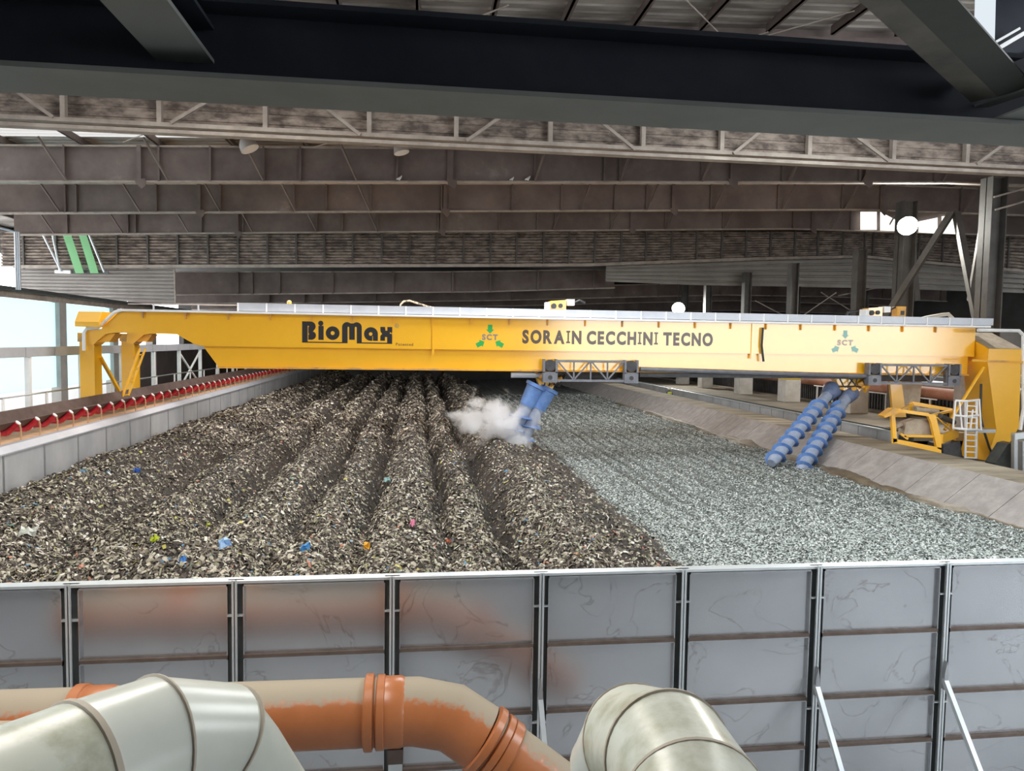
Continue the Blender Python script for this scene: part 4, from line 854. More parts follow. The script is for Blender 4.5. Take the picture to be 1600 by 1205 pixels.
def arc(cx_, cy_, r, a0, a1, n=14): return [(cx_ + r * math.cos(math.radians(a0 + (a1 - a0) * i / n)), cy_ + r * math.sin(math.radians(a0 + (a1 - a0) * i / n))) for i in range(n + 1)]
# BioMax logo in units of the measured drawing
lg = []
bowl_out = [(0, 0), (470, 0), (470, 165)] + arc(478, 168, 8, 180, 0, 5)[0:] + [(487, 38), (545, 38), (545, 165)] + arc(555, 166, 10, 180, 0, 5) + [(566, 0), (938, 0), (938, 80)] + \
    arc(900, 90, 38, 0, 70, 5)[1:] + [(913, 108)] + arc(906, 132, 32, -50, 0, 4) + [(938, 180), (886, 180), (886, 140), (866, 140), (862, 180), (812, 180), (812, 140)] + [(818, 122), (832, 106), (818, 92), (812, 78), (812, 32), (862, 32), (862, 72), (884, 72), (884, 12), (618, 12), (618, 170)] + \
    arc(566, 172, 52, 0, 130, 8)[1:] + arc(464, 172, 52, 50, 180, 8) + [(412, 12), (58, 12), (58, 178), (66, 178), (72, 170), (64, 164), (64, 100), (76, 92), (64, 84), (64, 32), (90, 32)] + arc(96, 78, 47, -90, 45, 8) + [(112, 118)] + arc(88, 172, 52, -45, 90, 8) + [(0, 224)]
lg.append(bowl_out)
lg.append(arc(192, 207, 27, 0, 340, 16)); lg.append([(168, 32), (222, 32), (222, 180), (168, 180)])
lg.append(arc(315, 105, 72, 0, 345, 26)); lg.append(arc(315, 105, 21, 0, 340, 14))
lg.append([(735, 30), (787, 30), (787, 102)] + arc(714, 102, 73, 0, 270, 24)[1:] + [(726, 29), (729, 34), (729, 80)] + [(735, 80)])
lg.append(arc(711, 102, 19, 0, 340, 14))
vs2, fs2 = fill2d(lg); A = at(472, 535.5, Y=YP); Bx = at(612.8, 538, Y=YP); sc = (Bx.x - A.x) / 938
MB().add([(A.x + v[0] * sc, YP, A.z + v[1] * sc) for v in vs2], fs2).build('painted_logo', 'black', CR)
lettering('Patented', 618.5, 645.5, 536, 540.5, 'letter', 'painted_lettering', off=0.01, serifI=False)
ring = fill2d([arc(0, 0, 1, 0, 345, 20), arc(0, 0, 0.8, 0, 345, 20)]); c0 = at(620, 509, Y=YP); mb = MB().add([(c0.x + v[0] * 0.09, YP, c0.z + v[1] * 0.09) for v in ring[0]], ring[1])
gv, gf = glyph('R', 0.0); mb.add([(c0.x + (v[0] - 0.32) * 0.14, YP, c0.z + (v[1] - 0.36) * 0.14) for v in gv], gf); mb.build('registered_mark', 'lettergrey', CR)
lettering('SORAIN CECCHINI TECNO', 816, 1114, 517.5, 539.5, 'letter', 'painted_lettering')
def arrows(cxp, cyp, ma, mt, name):
    base = [(-3.6, 7), (3.6, 7), (3.6, -0.5), (6.4, -0.5), (0, -7), (-6.4, -0.5), (-3.6, -0.5)]
    for dx, dy, rot in ((0.3, 12.5, 0), (-14.7, -10, 118), (14.5, -10.2, -118)):
        c = at(cxp + dx, cyp - dy, Y=YP); ca, sa = math.cos(math.radians(rot)), math.sin(math.radians(rot)); k = YG / F
        MB().add([(c.x + (u * ca - v * sa) * k, YP, c.z + (u * sa + v * ca) * k) for u, v in base], [tuple(range(7))]).build(name, ma, CR)
    lettering('SCT', cxp - 12.3, cxp + 12.3, cyp - 4.7, cyp + 4.7, mt, 'painted_initials', serifI=False)
arrows(765.5, 527, 'green', 'lettergrey', 'painted_arrow')
arrows(1320.5, 535.5, 'fadedcyan', 'fadedpink', 'faded_arrow')

# ------------------------------------------------------------------ mixing carriages with augers
def carriage(px0, px1, py, lab):                       # px0, px1: outer ends of the wheel boxes
    a = at(px0, py, Y=YG - 0.35); b = at(px1, py, Y=YG - 0.35); z1, z0 = ZB_G + 0.42, ZB_G - 0.42
    t = thing('mixing_carriage', lab, 'carriage', ((a.x + b.x) / 2, YG, z0))
    y = YG - 0.35; w = 0.62
    for s, X in ((1, a.x), (-1, b.x)):
        xa_, xb_ = (X, X + w) if s == 1 else (X - w, X)
        MB().box((xa_, y, z0 - 0.12), (xb_, y + 0.35, z0 + 0.34)).box((xa_, y, z0 + 0.3), (xa_ + 0.08, y + 0.35, z1 + 0.05)).box((xb_ - 0.08, y, z0 + 0.3), (xb_, y + 0.35, z1 + 0.05)).build('wheel_box', 'carriage', t)
        MB().tube([((xa_ + xb_) / 2, y - 0.012, z0 + 0.1), ((xa_ + xb_) / 2, y + 0.01, z0 + 0.1)], 0.1, 12).build('axle_hole', 'carriage_dark', t)
        MB().tube([((xa_ + xb_) / 2, y + 0.02, z0 + 0.62), ((xa_ + xb_) / 2, y + 0.26, z0 + 0.62)], 0.25, 14).build('wheel', 'carriage_dark', t, smooth=True)
    x0_, x1_ = a.x + w, b.x - w; yy = y + 0.12
    MB().box((x0_, yy - 0.05, z1 - 0.08), (x1_, yy + 0.05, z1 + 0.02)).box((x0_, yy - 0.05, z0 - 0.08), (x1_, yy + 0.05, z0 + 0.02)).build('truss_chords', 'carriage', t)
    n = 4; L = (x1_ - x0_) / n; m = MB()
    for k in range(n + 1): m.bar((x0_ + k * L, yy, z0), (x0_ + k * L, yy, z1), 0.06)
    for k in range(n):
        p, q = ((x0_ + k * L, yy, z1), (x0_ + (k + 1) * L, yy, z0)); 
        if k % 2: p, q = (x0_ + k * L, yy, z0), (x0_ + (k + 1) * L, yy, z1)
        m.bar(p, q, 0.06)
    m.build('truss_lattice', 'carriage', t)
    MB().box((x0_, y + 1.3, z0), (x1_, y + 1.5, z0 + 0.3)).build('rear_frame', 'carriage_dark', t)
    return t
def auger(t, top, tip, length, shaft_r, fl_r, pitch, mshaft, mfl, cone=True, shield=0.0, phase=0.0):
    top, tip = Vector(top), Vector(tip); d = (tip - top).normalized(); L = (tip - top).length
    a = Vector((0, 1, 0)); sd = d.cross(a).normalized(); up = d.cross(sd)
    sh = MB().tube([top, tip - d * 0.25, tip], [shaft_r, shaft_r, shaft_r * 0.75], 16).build('auger_shaft', mshaft, t, smooth=True)
    if cone: MB().tube([top - d * 0.05, top, top + d * 0.55, top + d * 0.6], [shaft_r * 1.75, shaft_r * 1.75, shaft_r * 1.25, shaft_r], 18).build('auger_cone', 'bluedark', sh, smooth=True)
    if L - 1.2 > 1:
        s0 = 1.35; mb = MB(); nt = int((L - s0 - 0.15) / pitch * 20); vs = []
        for i in range(nt + 1):
            f = s0 + i / 20 * pitch; th = 2 * math.pi * i / 20 + phase; rd = sd * math.cos(th) + up * math.sin(th)
            vs += [top + d * (f - .03) + rd * shaft_r * .95, top + d * (f - .015) + rd * fl_r, top + d * (f + .03) + rd * shaft_r * .95, top + d * (f + .015) + rd * fl_r]
        fs = []
        for i in range(nt):
            o = i * 4; fs += [(o, o + 1, o + 5, o + 4), (o + 1, o + 3, o + 7, o + 5), (o + 3, o + 2, o + 6, o + 7)]
        mb.add(vs, fs).build('screw_flight', mfl, sh, smooth=True)
    return sh
def drive_head(t, c, w, seed):
    rr = random.Random(seed); c = Vector(c)
    m = MB().prism([(c.x - w, c.z + 0.35), (c.x + w * 0.9, c.z + 0.55), (c.x + w, c.z + 0.2), (c.x + w * .45, c.z - 0.35), (c.x - w * .55, c.z - 0.25)], c.y - 0.2, c.y + 0.2)
    m.build('drive_head', 'yellow', t)
    m = MB()
    for k in range(9):
        p = c + Vector((rr.uniform(-w, w), -0.3, rr.uniform(-0.15, 0.5))); m.tube([p, p + Vector((rr.uniform(-.2, .2), -0.1, rr.uniform(-.1, .2)))], rr.uniform(0.05, 0.12), 9)
    m.build('gear_motor', ['yellow_dirty'], t)
    m = MB()
    for k in range(4):
        p = c + Vector((rr.uniform(-w, w), -0.25, 0.5)); q = c + Vector((rr.uniform(-w, w), -0.3, -0.1)); m.tube([p, p.lerp(q, .5) + Vector((0, -.2, -.25)), q], 0.035, 6)
    m.build('hydraulic_hose', 'cable', t)
t1 = carriage(849, 998, 570, 'grey lattice carriage under the middle of the crane, its augers in steam')
c = at(853, 598, Y=YG + 0.6); drive_head(t1, c, 0.5, 3)
MB().bar(at(866, 580, Y=YG + .4), at(890, 590, Y=YG + .6), 0.1, 0.1).bar(at(872, 604, Y=YG + .6), at(884, 586, Y=YG + .4), 0.12, 0.08).build('tilt_arm', 'carriage_dark', t1)
for dx in (0, 1):
    top = at(843 + 17 * dx - 5, 604 + 5 * dx, Y=YG + 0.6 + 0.1 * dx); tip = at(795 + 20 * dx, 690, Y=YG + 0.6)
    sh = auger(t1, top, tip, 3, 0.3, 0.52, 0.62, 'bluegrey', 'blue', cone=False, phase=dx * 3)
    d = (tip - top).normalized(); MB().tube([top - d * 0.1, top + d * 0.05, top + d * 0.06, top + d * 0.95], [0.5, 0.5, 0.42, 0.34], 18).build('auger_shield', 'blue', sh, smooth=True)
t2 = carriage(1358, 1502, 578, 'grey lattice carriage near the crane leg, carrying two long blue augers')
c = at(1326, 601, Y=YG + 0.5); drive_head(t2, c, 0.85, 5)
MB().bar(at(1350, 580, Y=YG + .2), at(1352, 612, Y=YG + .5), 0.12, 0.2).build('tilt_arm', 'yellow', t2)
MB().prism([GX(1396, 592, YG + 1.6), GX(1441, 592, YG + 1.6), GX(1436, 642, YG + 1.6), GX(1412, 642, YG + 1.6)], YG + 1.6, YG + 1.75).build('splash_plate', 'dusty', t2)
MB().prism([GX(1390, 590, YG + 1.2), GX(1408, 590, YG + 1.2), GX(1416, 652, YG + 1.2), GX(1396, 652, YG + 1.2)], YG + 1.2, YG + 1.35).build('support_plate', 'yellow', t2)
auger(t2, at(1300, 609, Y=YG + 0.5), at(1205, 724, Y=YG - 2.8), 4, 0.24, 0.39, 0.62, 'bluegrey', 'blue', phase=0.6)
auger(t2, at(1327, 614, Y=YG + 0.6), at(1250, 737, Y=YG - 3.2), 4, 0.25, 0.4, 0.62, 'bluegrey', 'blue', phase=2.6)

# winches, hoses and lamp on top of the crane
def winch(px, Y, lab, flip=1):
    p = at(px, 488, Y=Y); z = ZT_G + 0.46
    t = thing('winch_unit', lab, 'machine', (p.x, Y, z))
    MB().prism([(p.x - 0.5, z), (p.x + 0.35, z), (p.x + 0.35, z + 0.42), (p.x - 0.35, z + 0.36)], Y, Y + 0.5).build('housing', 'yellow', t)
    MB().box((p.x - 0.55, Y - 0.1, z), (p.x - 0.38, Y + 0.4, z + 0.3)).build('end_plate', 'white', t)
    MB().box((p.x + 0.4, Y - 0.05, z + 0.18), (p.x + 0.72, Y + 0.4, z + 0.45)).build('motor_box', 'white', t)
    MB().tube([(p.x - 0.2, Y - 0.06, z + 0.14), (p.x - 0.2, Y, z + 0.14)], 0.12, 10).tube([(p.x + 0.1, Y - 0.06, z + 0.16), (p.x + 0.1, Y, z + 0.16)], 0.1, 10).build('drum', 'carriage_dark', t)
    MB().tube([(p.x + 0.7, Y, z + 0.3), (p.x + 0.95, Y, z + 0.42), (p.x + 1.2, Y, z + 0.3)], 0.05, 6).build('shaft', 'carriage_dark', t)
winch(872, YG + 0.35, 'yellow winch with a white motor box on top of the crane middle')
winch(1368, YG + 0.35, 'yellow winch with a white box on top of the crane near its leg')
p = at(1404, 495, Y=YG + .4); t = thing('gearbox', 'square amber gearbox on the crane, right of the second winch', 'gearbox', (p.x, YG + .4, ZT_G + .46))
MB().box((p.x - 0.22, YG + .2, ZT_G + .46), (p.x + 0.22, YG + .6, ZT_G + .92)).build('housing', 'yellow_dirty', t); MB().box((p.x - 0.05, YG + .19, ZT_G + .52), (p.x + 0.14, YG + .2, ZT_G + .72)).build('cover', 'carriage_dark', t)
tag(MB().tube([at(1420, 503, Y=YG + .6), at(1450, 496, Y=YG + .6), at(1472, 492, Y=YG + .6), at(1482, 491, Y=YG + .6), at(1488, 497, Y=YG + .6), at(1489, 505, Y=YG + .6)], 0.09, 9).build('cable_hose', 'hosebeige', smooth=True), 'looped beige corrugated hose on top of the crane near its leg', 'hose')
tag(MB().tube([at(626, 484, Y=YG + .6), at(626, 476, Y=YG + .6), at(631, 471, Y=YG + .6), at(640, 470, Y=YG + .6), at(668, 479, Y=YG + .6), at(698, 486, Y=YG + .6)], 0.04, 7).build('cable_hose', 'hosewhite', smooth=True), 'thin banded cable arching over the crane above the arrow emblem', 'hose')
tag(MB().tube([at(1322, 496, Y=YG + .8), at(1325, 488, Y=YG + .8), at(1352, 484, Y=YG + .8), at(1385, 482, Y=YG + .8)], 0.06, 7).build('cable_hose', 'cable', smooth=True), 'dark hose bundle left of the second winch on the crane', 'hose')
p = at(452, 474, Y=YG + .6); t = thing('beacon_lamp', 'small amber beacon on top of the crane above the tray', 'lamp', tuple(p))
MB().box((p.x - 0.1, p.y - .05, ZT_G + .44), (p.x + 0.1, p.y + .05, p.z - .1)).build('mount', 'carriage', t); MB().tube([(p.x, p.y, p.z - .1), (p.x, p.y, p.z + .08), (p.x, p.y, p.z + .12)], [.1, .1, .05], 10).build('lens', 'yellow', t, smooth=True)

# steam over the middle augers
def steam():
    c = at(770, 662, Y=YG + 0.2)
    bpy.ops.mesh.primitive_ico_sphere_add(subdivisions=4, radius=1, location=c); o = bpy.context.object; o.name = 'steam_cloud'; o.scale = (2.15, 1.7, 1.85)
    m = bpy.data.materials.new('white steam'); N, L = nodes_of(m); N.clear(); out = N.new('ShaderNodeOutputMaterial'); v = N.new('ShaderNodeVolumePrincipled')
    v.inputs['Color'].default_value = (0.99, 0.99, 1.0, 1); v.inputs['Anisotropy'].default_value = 0.1
    tc = N.new('ShaderNodeTexCoord'); nz = N.new('ShaderNodeTexNoise'); nz.inputs['Scale'].default_value = 1.7; nz.inputs['Detail'].default_value = 5; nz.inputs['Roughness'].default_value = 0.6; nz.inputs['Distortion'].default_value = 0.5
    L.new(tc.outputs['Object'], nz.inputs['Vector'])
    nd = N.new('ShaderNodeTexNoise'); nd.inputs['Scale'].default_value = 2.4; nd.inputs['Detail'].default_value = 4; L.new(tc.outputs['Object'], nd.inputs['Vector'])
    nsub = N.new('ShaderNodeVectorMath'); nsub.operation = 'SUBTRACT'; nsub.inputs[1].default_value = (0.5, 0.5, 0.5); L.new(nd.outputs['Color'], nsub.inputs[0])
    nadd = N.new('ShaderNodeVectorMath'); nadd.operation = 'MULTIPLY_ADD'; nadd.inputs[1].default_value = (0.75, 0.75, 0.75); L.new(nsub.outputs[0], nadd.inputs[0]); L.new(tc.outputs['Object'], nadd.inputs[2])
    blobs = ((0.28, 0, 0.05, 0.62), (0.02, 0, 0.18, 0.6), (-0.45, 0, 0.12, 0.45), (-0.72, 0, 0.22, 0.28), (0.5, -0.1, -0.42, 0.42), (-0.35, 0, 0.5, 0.3), (0.62, -.1, -0.68, 0.26)); prev = None
    for bx, by, bz, br in blobs:
        vm = N.new('ShaderNodeVectorMath'); vm.operation = 'DISTANCE'; vm.inputs[1].default_value = (bx, by, bz); L.new(nadd.outputs[0], vm.inputs[0])
        mr = N.new('ShaderNodeMapRange'); mr.inputs['From Min'].default_value = br; mr.inputs['From Max'].default_value = br * 0.25; mr.inputs['To Min'].default_value = 0; mr.inputs['To Max'].default_value = 1; mr.interpolation_type = 'SMOOTHSTEP'
        L.new(vm.outputs['Value'], mr.inputs['Value'])
        if prev is None: prev = mr.outputs['Result']
        else:
            a = N.new('ShaderNodeMath'); a.operation = 'MAXIMUM'; L.new(prev, a.inputs[0]); L.new(mr.outputs['Result'], a.inputs[1]); prev = a.outputs[0]
    s = N.new('ShaderNodeMath'); s.operation = 'MULTIPLY_ADD'; s.inputs[1].default_value = 1.0; L.new(prev, s.inputs[0])
    nm = N.new('ShaderNodeMapRange'); nm.inputs['From Min'].default_value = 0.3; nm.inputs['From Max'].default_value = 0.7; nm.inputs['To Min'].default_value = -1.0; nm.inputs['To Max'].default_value = 0.2; L.new(nz.outputs['Fac'], nm.inputs['Value'])
    L.new(nm.outputs['Result'], s.inputs[2])
    d = N.new('ShaderNodeMath'); d.operation = 'MULTIPLY'; d.inputs[1].default_value = 6.5; d.use_clamp = False
    mx = N.new('ShaderNodeMath'); mx.operation = 'MAXIMUM'; mx.inputs[1].default_value = 0; L.new(s.outputs[0], mx.inputs[0]); L.new(mx.outputs[0], d.inputs[0])
    L.new(d.outputs[0], v.inputs['Density']); L.new(v.outputs[0], out.inputs['Volume'])
    o.data.materials.append(m); tag(o, 'white steam cloud rising where the middle augers meet the refuse', 'steam', kind='stuff')
steam()

# ------------------------------------------------------------------ yellow belt machine and ladder platform at the right
def gp(px, py, Y): return at(px, py, Y=Y)
t = thing('belt_tripper', 'yellow belt tripper machine at the kerb end of the grey trough', 'machine', (21, 29, ZTRENCH))
Y0, Y1 = 28.6, 30.4
def pz(L, Y): return [(lambda p: (p.x, p.z))(at(*q, Y=Y)) for q in L]
MB().prism(pz([(1395, 685), (1471, 700), (1471, 712), (1395, 698)], Y0), Y0, Y0 + 0.1).build('base_plate', 'yellow', t)
MB().prism(pz([(1392, 640), (1398, 640), (1402, 690), (1396, 692)], Y0), Y0, Y0 + 0.12).build('upright', 'yellow', t)
MB().prism(pz([(1449, 647), (1462, 648), (1471, 685), (1471, 704), (1464, 700), (1455, 660)], Y0), Y0, Y0 + 0.14).build('upright', 'yellow', t)
MB().bar(gp(1392, 640, Y0), gp(1450, 648, Y0), 0.12, 0.14).build('top_rail', 'yellow', t)
MB().bar(gp(1424, 630, Y1), gp(1487, 641, Y1), 0.12, 0.16).bar(gp(1424, 630, Y1), gp(1422, 642, Y1), 0.12, 0.12).bar(gp(1487, 641, Y1), gp(1490, 690, Y1), 0.14, 0.14).build('rear_frame', 'yellow', t)
MB().bar(gp(1404, 642, Y0 + .2), gp(1426, 632, Y1), 0.1, 0.1).bar(gp(1455, 649, Y0 + .2), gp(1487, 642, Y1), 0.1, 0.1).build('side_rail', 'yellow', t)
MB().prism(pz([(1416, 660), (1430, 655), (1452, 656), (1460, 680), (1440, 683), (1412, 680)], Y0 + .3), Y0 + .3, Y0 + .7).build('chute', 'dusty', t)
MB().bar(gp(1412, 681, Y0 + .1), gp(1462, 682, Y0 + .1), 0.1, 0.1).bar(gp(1407, 678, Y0 + .1), gp(1418, 686, Y0 + .1), 0.1, 0.1).build('chute_frame', 'yellow', t)
MB().tube([gp(1398, 666, Y0 + .3), gp(1420, 660, Y0 + .9)], 0.11, 10).build('roller', 'dusty', t); MB().tube([gp(1430, 640, Y1 - .3), gp(1465, 644, Y1 - .3)], 0.13, 12).build('roller', 'dusty', t)
MB().tube([gp(1468, 650, Y0 + .5), gp(1490, 660, Y1)], 0.12, 10).build('roller', 'carriage_dark', t)
MB().prism(pz([(1381, 650), (1397, 638), (1412, 643), (1383, 653)], Y0 - .3), Y0 - .3, Y0 + .1).build('belt_scraper', 'yellow_dirty', t)
MB().bar(gp(1471, 686, Y0), gp(1496, 676, Y1), 0.12, 0.4).build('side_skirt', 'yellow', t)
MB().bar(gp(1463, 652, Y0), gp(1494, 680, Y1), 0.06, 0.06).build('cross_brace', 'yellow', t)
MB().prism(pz([(1474, 695), (1500, 690), (1505, 720), (1474, 716)], Y0 + .8), Y0 + .8, Y1).build('drive_housing', 'carriage_dark', t)
t = thing('ladder_platform', 'small white caged ladder platform between the yellow machine and crane leg', 'ladder', (22.8, 29, ZTRENCH))
YL = 29.2
m = MB()
for px in (1509, 1526): m.bar(gp(px, 625, YL), gp(px - 1, 716, YL), 0.08, 0.06)
m.build('stile', 'white', t)
for k in range(10):
    py = 634 + 9 * k; MB().bar(gp(1509, py, YL), gp(1526, py + 1, YL), 0.05, 0.05).build('rung', 'white', t)
YQ = YL - .6
for a, b, c in (((1493, 626), (1511, 627), (1530, 625)), ((1491, 649), (1510, 651), (1529, 649)), ((1488, 669), (1510, 671), (1533, 672))):
    MB().tube([gp(*a, YQ + .3), gp(*b, YQ), gp(*c, YQ + .5)], 0.05, 6).build('cage_hoop', 'white', t)
for a, b in (((1493, 626), (1489, 669)), ((1499, 627), (1503, 670)), ((1511, 627), (1510, 671)), ((1520, 640), (1516, 671)), ((1530, 625), (1533, 672))):
    MB().bar(gp(*a, YQ + .15), gp(*b, YQ + .15), 0.05, 0.05).build('cage_bar', 'white', t)
MB().box(tuple(gp(1512, 671, YL)), tuple(gp(1534, 673, YL + .8))).build('platform', 'galv', t)
# grey post stand behind the crane leg at the right edge
t = thing('post_stand', 'grey steel post stand at the right edge beyond the crane leg', 'stand', (24, 27, ZTRENCH))
MB().bar(gp(1585, 680, 27), gp(1585, 735, 27), 0.16, 0.16).build('post', 'galv', t); MB().bar(gp(1583, 682, 27), gp(1640, 676, 27), 0.2, 0.25).build('arm', 'galv_bright', t); MB().prism(pz([(1598, 690), (1660, 686), (1660, 735), (1598, 738)], 27.2), 27.2, 27.5).build('side_sheet', 'galv', t)
t = thing('wheel_guard', 'dark sloped wheel guard at the foot of the crane leg', 'guard', (26, 28, ZTRENCH))
MB().prism(pz([(1556, 724), (1575, 694), (1584, 692), (1584, 735), (1556, 730)], 28.2), 28.2, 28.8).build('cover', 'darkgap', t)

# ------------------------------------------------------------------ lamps and birds in the roof
def hood(px, py, Y, r, lab, tilt=0.3):
    p = at(px, py, Y=Y); t = thing('pendant_lamp', lab, 'lamp', tuple(p))
    ax = Vector((tilt, -0.1, -1)).normalized()
    MB().tube([p - ax * r * 1.1, p - ax * r * 0.95, p - ax * r * 0.5, p + ax * r * 0.25], [r * .35, r * .55, r * .85, r], 20, cap=False).build('lamp_shade', 'lampwhite', t, smooth=True)
    MB().tube([p + ax * r * 0.2, p + ax * r * 0.26], [r * .95, r * .95], 20).build('lens', 'white', t); MB().tube([p - ax * r * 1.1, (p.x, p.y, zdeck(p.x) - 0.3)], 0.03, 6).build('hanger', 'girder_edge', t)
hood(389, 230, 34.2, 0.42, 'dusty bell-shaped pendant lamp in front of the nearest plate girder, left one', 0.5)
hood(627, 236, 34.2, 0.36, 'flat white drum lamp in front of the nearest plate girder, right one', 0.25)
def bird(px, py, Y, lab, s=1.0):
    p = at(px, py, Y=Y); p.z = zb(p.x) + 0.03; t = thing('bird', lab, 'bird', tuple(p))
    skin_ready('body', [(0, 0, .16 * s), (.08 * s, 0, .22 * s), (.12 * s, 0, .31 * s), (.17 * s, 0, .31 * s), (-.12 * s, 0, .12 * s), (-.22 * s, 0, .07 * s), (.02 * s, .03 * s, .07 * s), (.02 * s, .03 * s, .0), (.02 * s, -.03 * s, .07 * s), (.02 * s, -.03 * s, .0)], [(0, 1), (1, 2), (2, 3), (0, 4), (4, 5), (0, 6), (6, 7), (0, 8), (8, 9)], [.09 * s, .07 * s, .05 * s, .015 * s, .06 * s, .025 * s, .015 * s, .01 * s, .015 * s, .01 * s], 'bird', t)
bird(624, 281, 35.15, 'white bird perched on the girder flange under the drum lamp', 0.75)
bird(800, 283, 35.15, 'white bird perched on the girder flange, left of another bird', 0.6)
bird(825, 283, 35.15, 'white bird perched on the girder flange, right of its neighbour', 0.75)
def flood(px, py, Y, r, lab, m, energy):
    p = at(px, py, Y=Y); t = thing('floodlight', lab, 'floodlight', tuple(p)); ax = Vector((-0.35, -0.85, -0.4)).normalized()
    MB().tube([p - ax * .45, p - ax * .3, p], [r * .5, r * .8, r * 1.05], 20).build('housing', 'carriage', t, smooth=True); MB().tube([p, p + ax * .03], [r, r], 22).build('lens', m, t)
    MB().bar(p - ax * .3, p - ax * .3 + Vector((0.5, 0.4, 0)), 0.1).build('bracket', 'columnsteel', t)
    if Y > 60: MB().tube([p - ax * .3, (p.x, Y + .3, 16.4)], 0.06, 6).build('hanger', 'columnsteel', t)
    light('floodlight_beam', 'SPOT', tuple(p + ax * 0.1), tuple(p + ax * 5), energy, (1, 0.98, 0.9), 0.3, spot=140)
flood(1418, 353, 39.2, 0.52, 'bright floodlight mounted high on the dark column', 'lamp', 5000)
flood(1060, 482, 72, 0.62, 'bright floodlight far away just above the crane tray', 'lampfar', 4000)

# ------------------------------------------------------------------ pipes in front
def ring(mb, p, d, r0, r1, w, n=28):
    d = Vector(d).normalized(); p = Vector(p); return mb.tube([p - d * w / 2, p - d * w * .35, p + d * w * .35, p + d * w / 2], [r0, r1, r1, r0], n)
YO = 8.45; ro = 103 / F * YO / 2 * 1.0
cO = lambda px, py: at(px, py, Y=YO)
t = thing('orange_pipe', 'orange brown plastic pipe with dusty top, bending down before the steel wall', 'pipe', tuple(cO(300, 1120)))
pts = [cO(-120, 1140), cO(578, 1113), cO(668, 1110)]
e1 = Vector((cO(745, 1140).x, YO - 0.12, cO(745, 1140).z)); e2 = at(800, 1195, Y=YO - 0.35); e3 = at(915, 1325, Y=YO - 0.65)
MB().tube([pts[0], pts[1]], ro, 36).build('straight_pipe', 'orange_dusty', t, smooth=True)
pA, pB, pC, pD = cO(570, 1113), cO(650, 1111), at(706, 1121, Y=YO - 0.04), at(752, 1152, Y=YO - 0.12)
MB().tube([pA, pB, pC, pD], ro, 36).build('mitre_elbow', 'orange_dusty', t, smooth=False).data.polygons.foreach_set('use_smooth', [True] * 200) if False else MB().tube([pA, pB, pC, pD], ro, 36).build('mitre_elbow', 'orange_dusty', t, smooth=True)
pE = pD + (pD - pC).normalized() * 2.2; pE.z -= 0.15
MB().tube([pD, pE], ro * 0.97, 36).build('outlet_pipe', 'orange_dusty', t, smooth=True)
m = MB(); dd = (pA - pts[0]).normalized(); ring(m, cO(577, 1113), dd, ro, ro * 1.12, 0.12); ring(m, cO(595, 1112.5), dd, ro, ro * 1.09, 0.11); ring(m, cO(612, 1112), dd, ro * .99, ro * 1.045, 0.3); m.build('socket_collar', 'orange', t, smooth=True)
m = MB(); ring(m, cO(122, 1131), dd, ro, ro * 1.1, 0.15); ring(m, cO(150, 1130), dd, ro, ro * 1.05, 0.38); m.build('socket_collar', 'orange', t, smooth=True)
m = MB(); d2 = (pE - pD).normalized(); ring(m, pD + d2 * 0.06, d2, ro, ro * 1.1, 0.11); ring(m, pD + d2 * 0.19, d2, ro, ro * 1.07, 0.1); ring(m, pD + d2 * 0.3, d2, ro * .99, ro * 1.05, 0.15); m.build('socket_collar', 'orange', t, smooth=True)
for (p, q) in ((pB, pC), (pC, pD)):
    pass
x = cO(618, 1160).x; MB().box((x - 0.08, YO - 0.08, 0), (x + 0.08, YO + 0.08, cO(618, 1168).z)).build('support_post', 'galv_bright', t); MB().box((x - 0.09, YO - 0.1, cO(618, 1168).z - 0.15), (x + 0.09, YO + 0.1, cO(618, 1165).z)).build('support_clamp', 'rustgap', t)
Y2 = 7.5; r2 = 0.376
t = thing('orange_pipe', 'second orange pipe low in the left corner, under the longer one', 'pipe', tuple(at(30, 1180, Y=Y2)))
a, b = at(-150, 1196, Y=Y2), at(260, 1186, Y=Y2); MB().tube([a, b], r2, 32).build('straight_pipe', 'orange_dusty', t, smooth=True)
m = MB(); dd = (b - a).normalized(); ring(m, at(45, 1191, Y=Y2), dd, r2, r2 * 1.12, 0.15); ring(m, at(75, 1190, Y=Y2), dd, r2, r2 * 1.06, 0.38); m.build('socket_collar', 'orange', t, smooth=True)
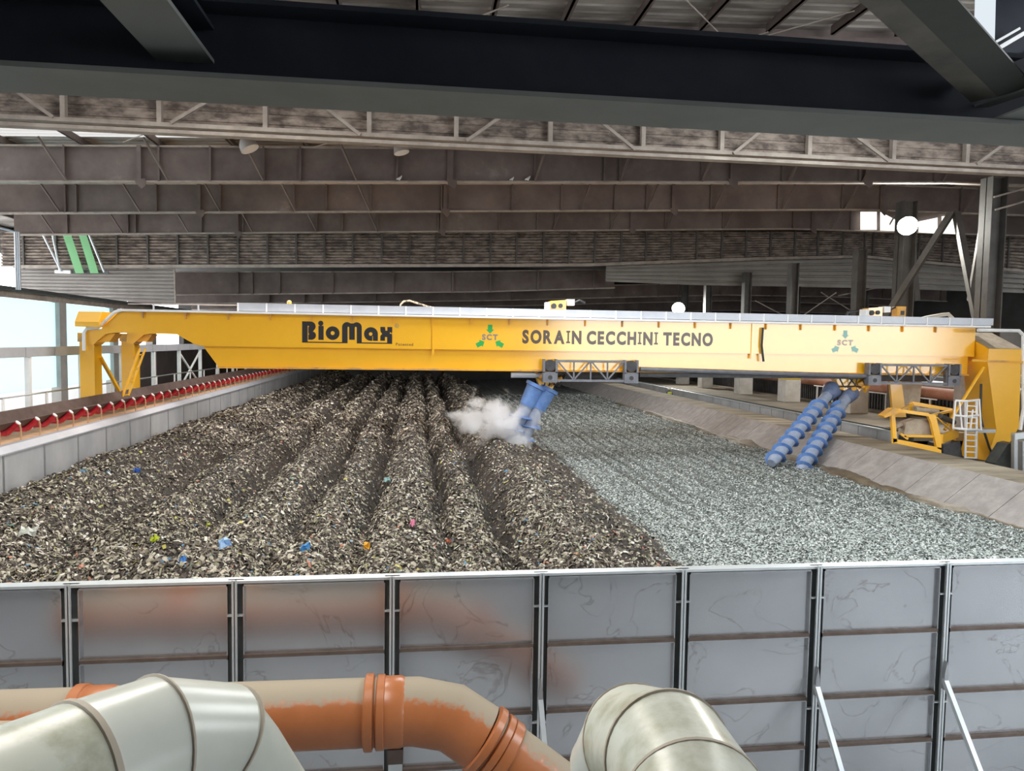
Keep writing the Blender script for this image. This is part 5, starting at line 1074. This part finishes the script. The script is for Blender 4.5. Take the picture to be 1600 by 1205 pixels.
# white pipes
def seg_tube(pts, r, spec, t, n=40):
    full = MB().tube(pts, r, n, cap=False)
    for name, m, i0, i1 in spec:
        mb = MB(); mb.add(full.v[i0 * n:(i1 + 1) * n], [(k * n + j, k * n + (j + 1) % n, (k + 1) * n + (j + 1) % n, (k + 1) * n + j) for k in range(i1 - i0) for j in range(n)]); mb.build(name, m, t, smooth=True)
def smooth_path(pts, n=6):
    pts = [Vector(p) for p in pts]; out = []
    for i in range(len(pts) - 1):
        p0, p1, p2, p3 = pts[max(i - 1, 0)], pts[i], pts[i + 1], pts[min(i + 2, len(pts) - 1)]
        for k in range(n):
            s = k / n; out.append(0.5 * ((2 * p1) + (p2 - p0) * s + (2 * p0 - 5 * p1 + 4 * p2 - p3) * s * s + (3 * p1 - p0 - 3 * p2 + p3) * s ** 3))
    return out + [pts[-1]]
t = thing('white_pipe', 'big off white pipe elbow rising from the lower left corner', 'pipe', tuple(at(250, 1150, Y=2.9)))
rw = 0.26
W0, W1, W2, W3, W4 = at(-120, 1330, Y=2.2), at(120, 1222, Y=2.55), at(235, 1175, Y=2.75), at(318, 1172, Y=2.9), at(400, 1290, Y=3.05)
seg_tube([W0, W1, W2, W3, W3.lerp(W4, .3), W4], rw, [('straight_pipe', 'white_mossy', 0, 1), ('sleeve', 'whitepipe', 1, 2), ('mitre_segment', 'whitepipe', 2, 3), ('outlet_segment', 'whitepipe', 3, 5)], t)
m = MB()
for p, d, w in ((W1, W2 - W0, .03), (W2, W3 - W1, .012), (W3, W4 - W2, .012)): ring(m, p, d, rw * .99, rw * 1.035, w, 40)
m.build('joint_band', 'hosebeige', t, smooth=True)
t = thing('white_pipe', 'big off white pipe elbow with olive stains in the bottom middle', 'pipe', tuple(at(1030, 1150, Y=3)))
Q = [at(965, 1330, Y=3.15), at(978, 1205, Y=3.1), at(1000, 1165, Y=2.95), at(1045, 1185, Y=2.65), at(1085, 1260, Y=2.35), at(1120, 1400, Y=2.0)]
rq = 0.25
seg_tube(Q, rq, [('mitre_segment', 'whitepipe' if i < 2 else 'white_mossy', i, i + 1) for i in range(5)], t)
m = MB()
for i in range(1, 5): ring(m, Q[i], Q[i + 1] - Q[i - 1], rq * .99, rq * (1.03 if i == 3 else 1.012), .02, 40)
m.build('joint_band', 'hosebeige', t, smooth=True)
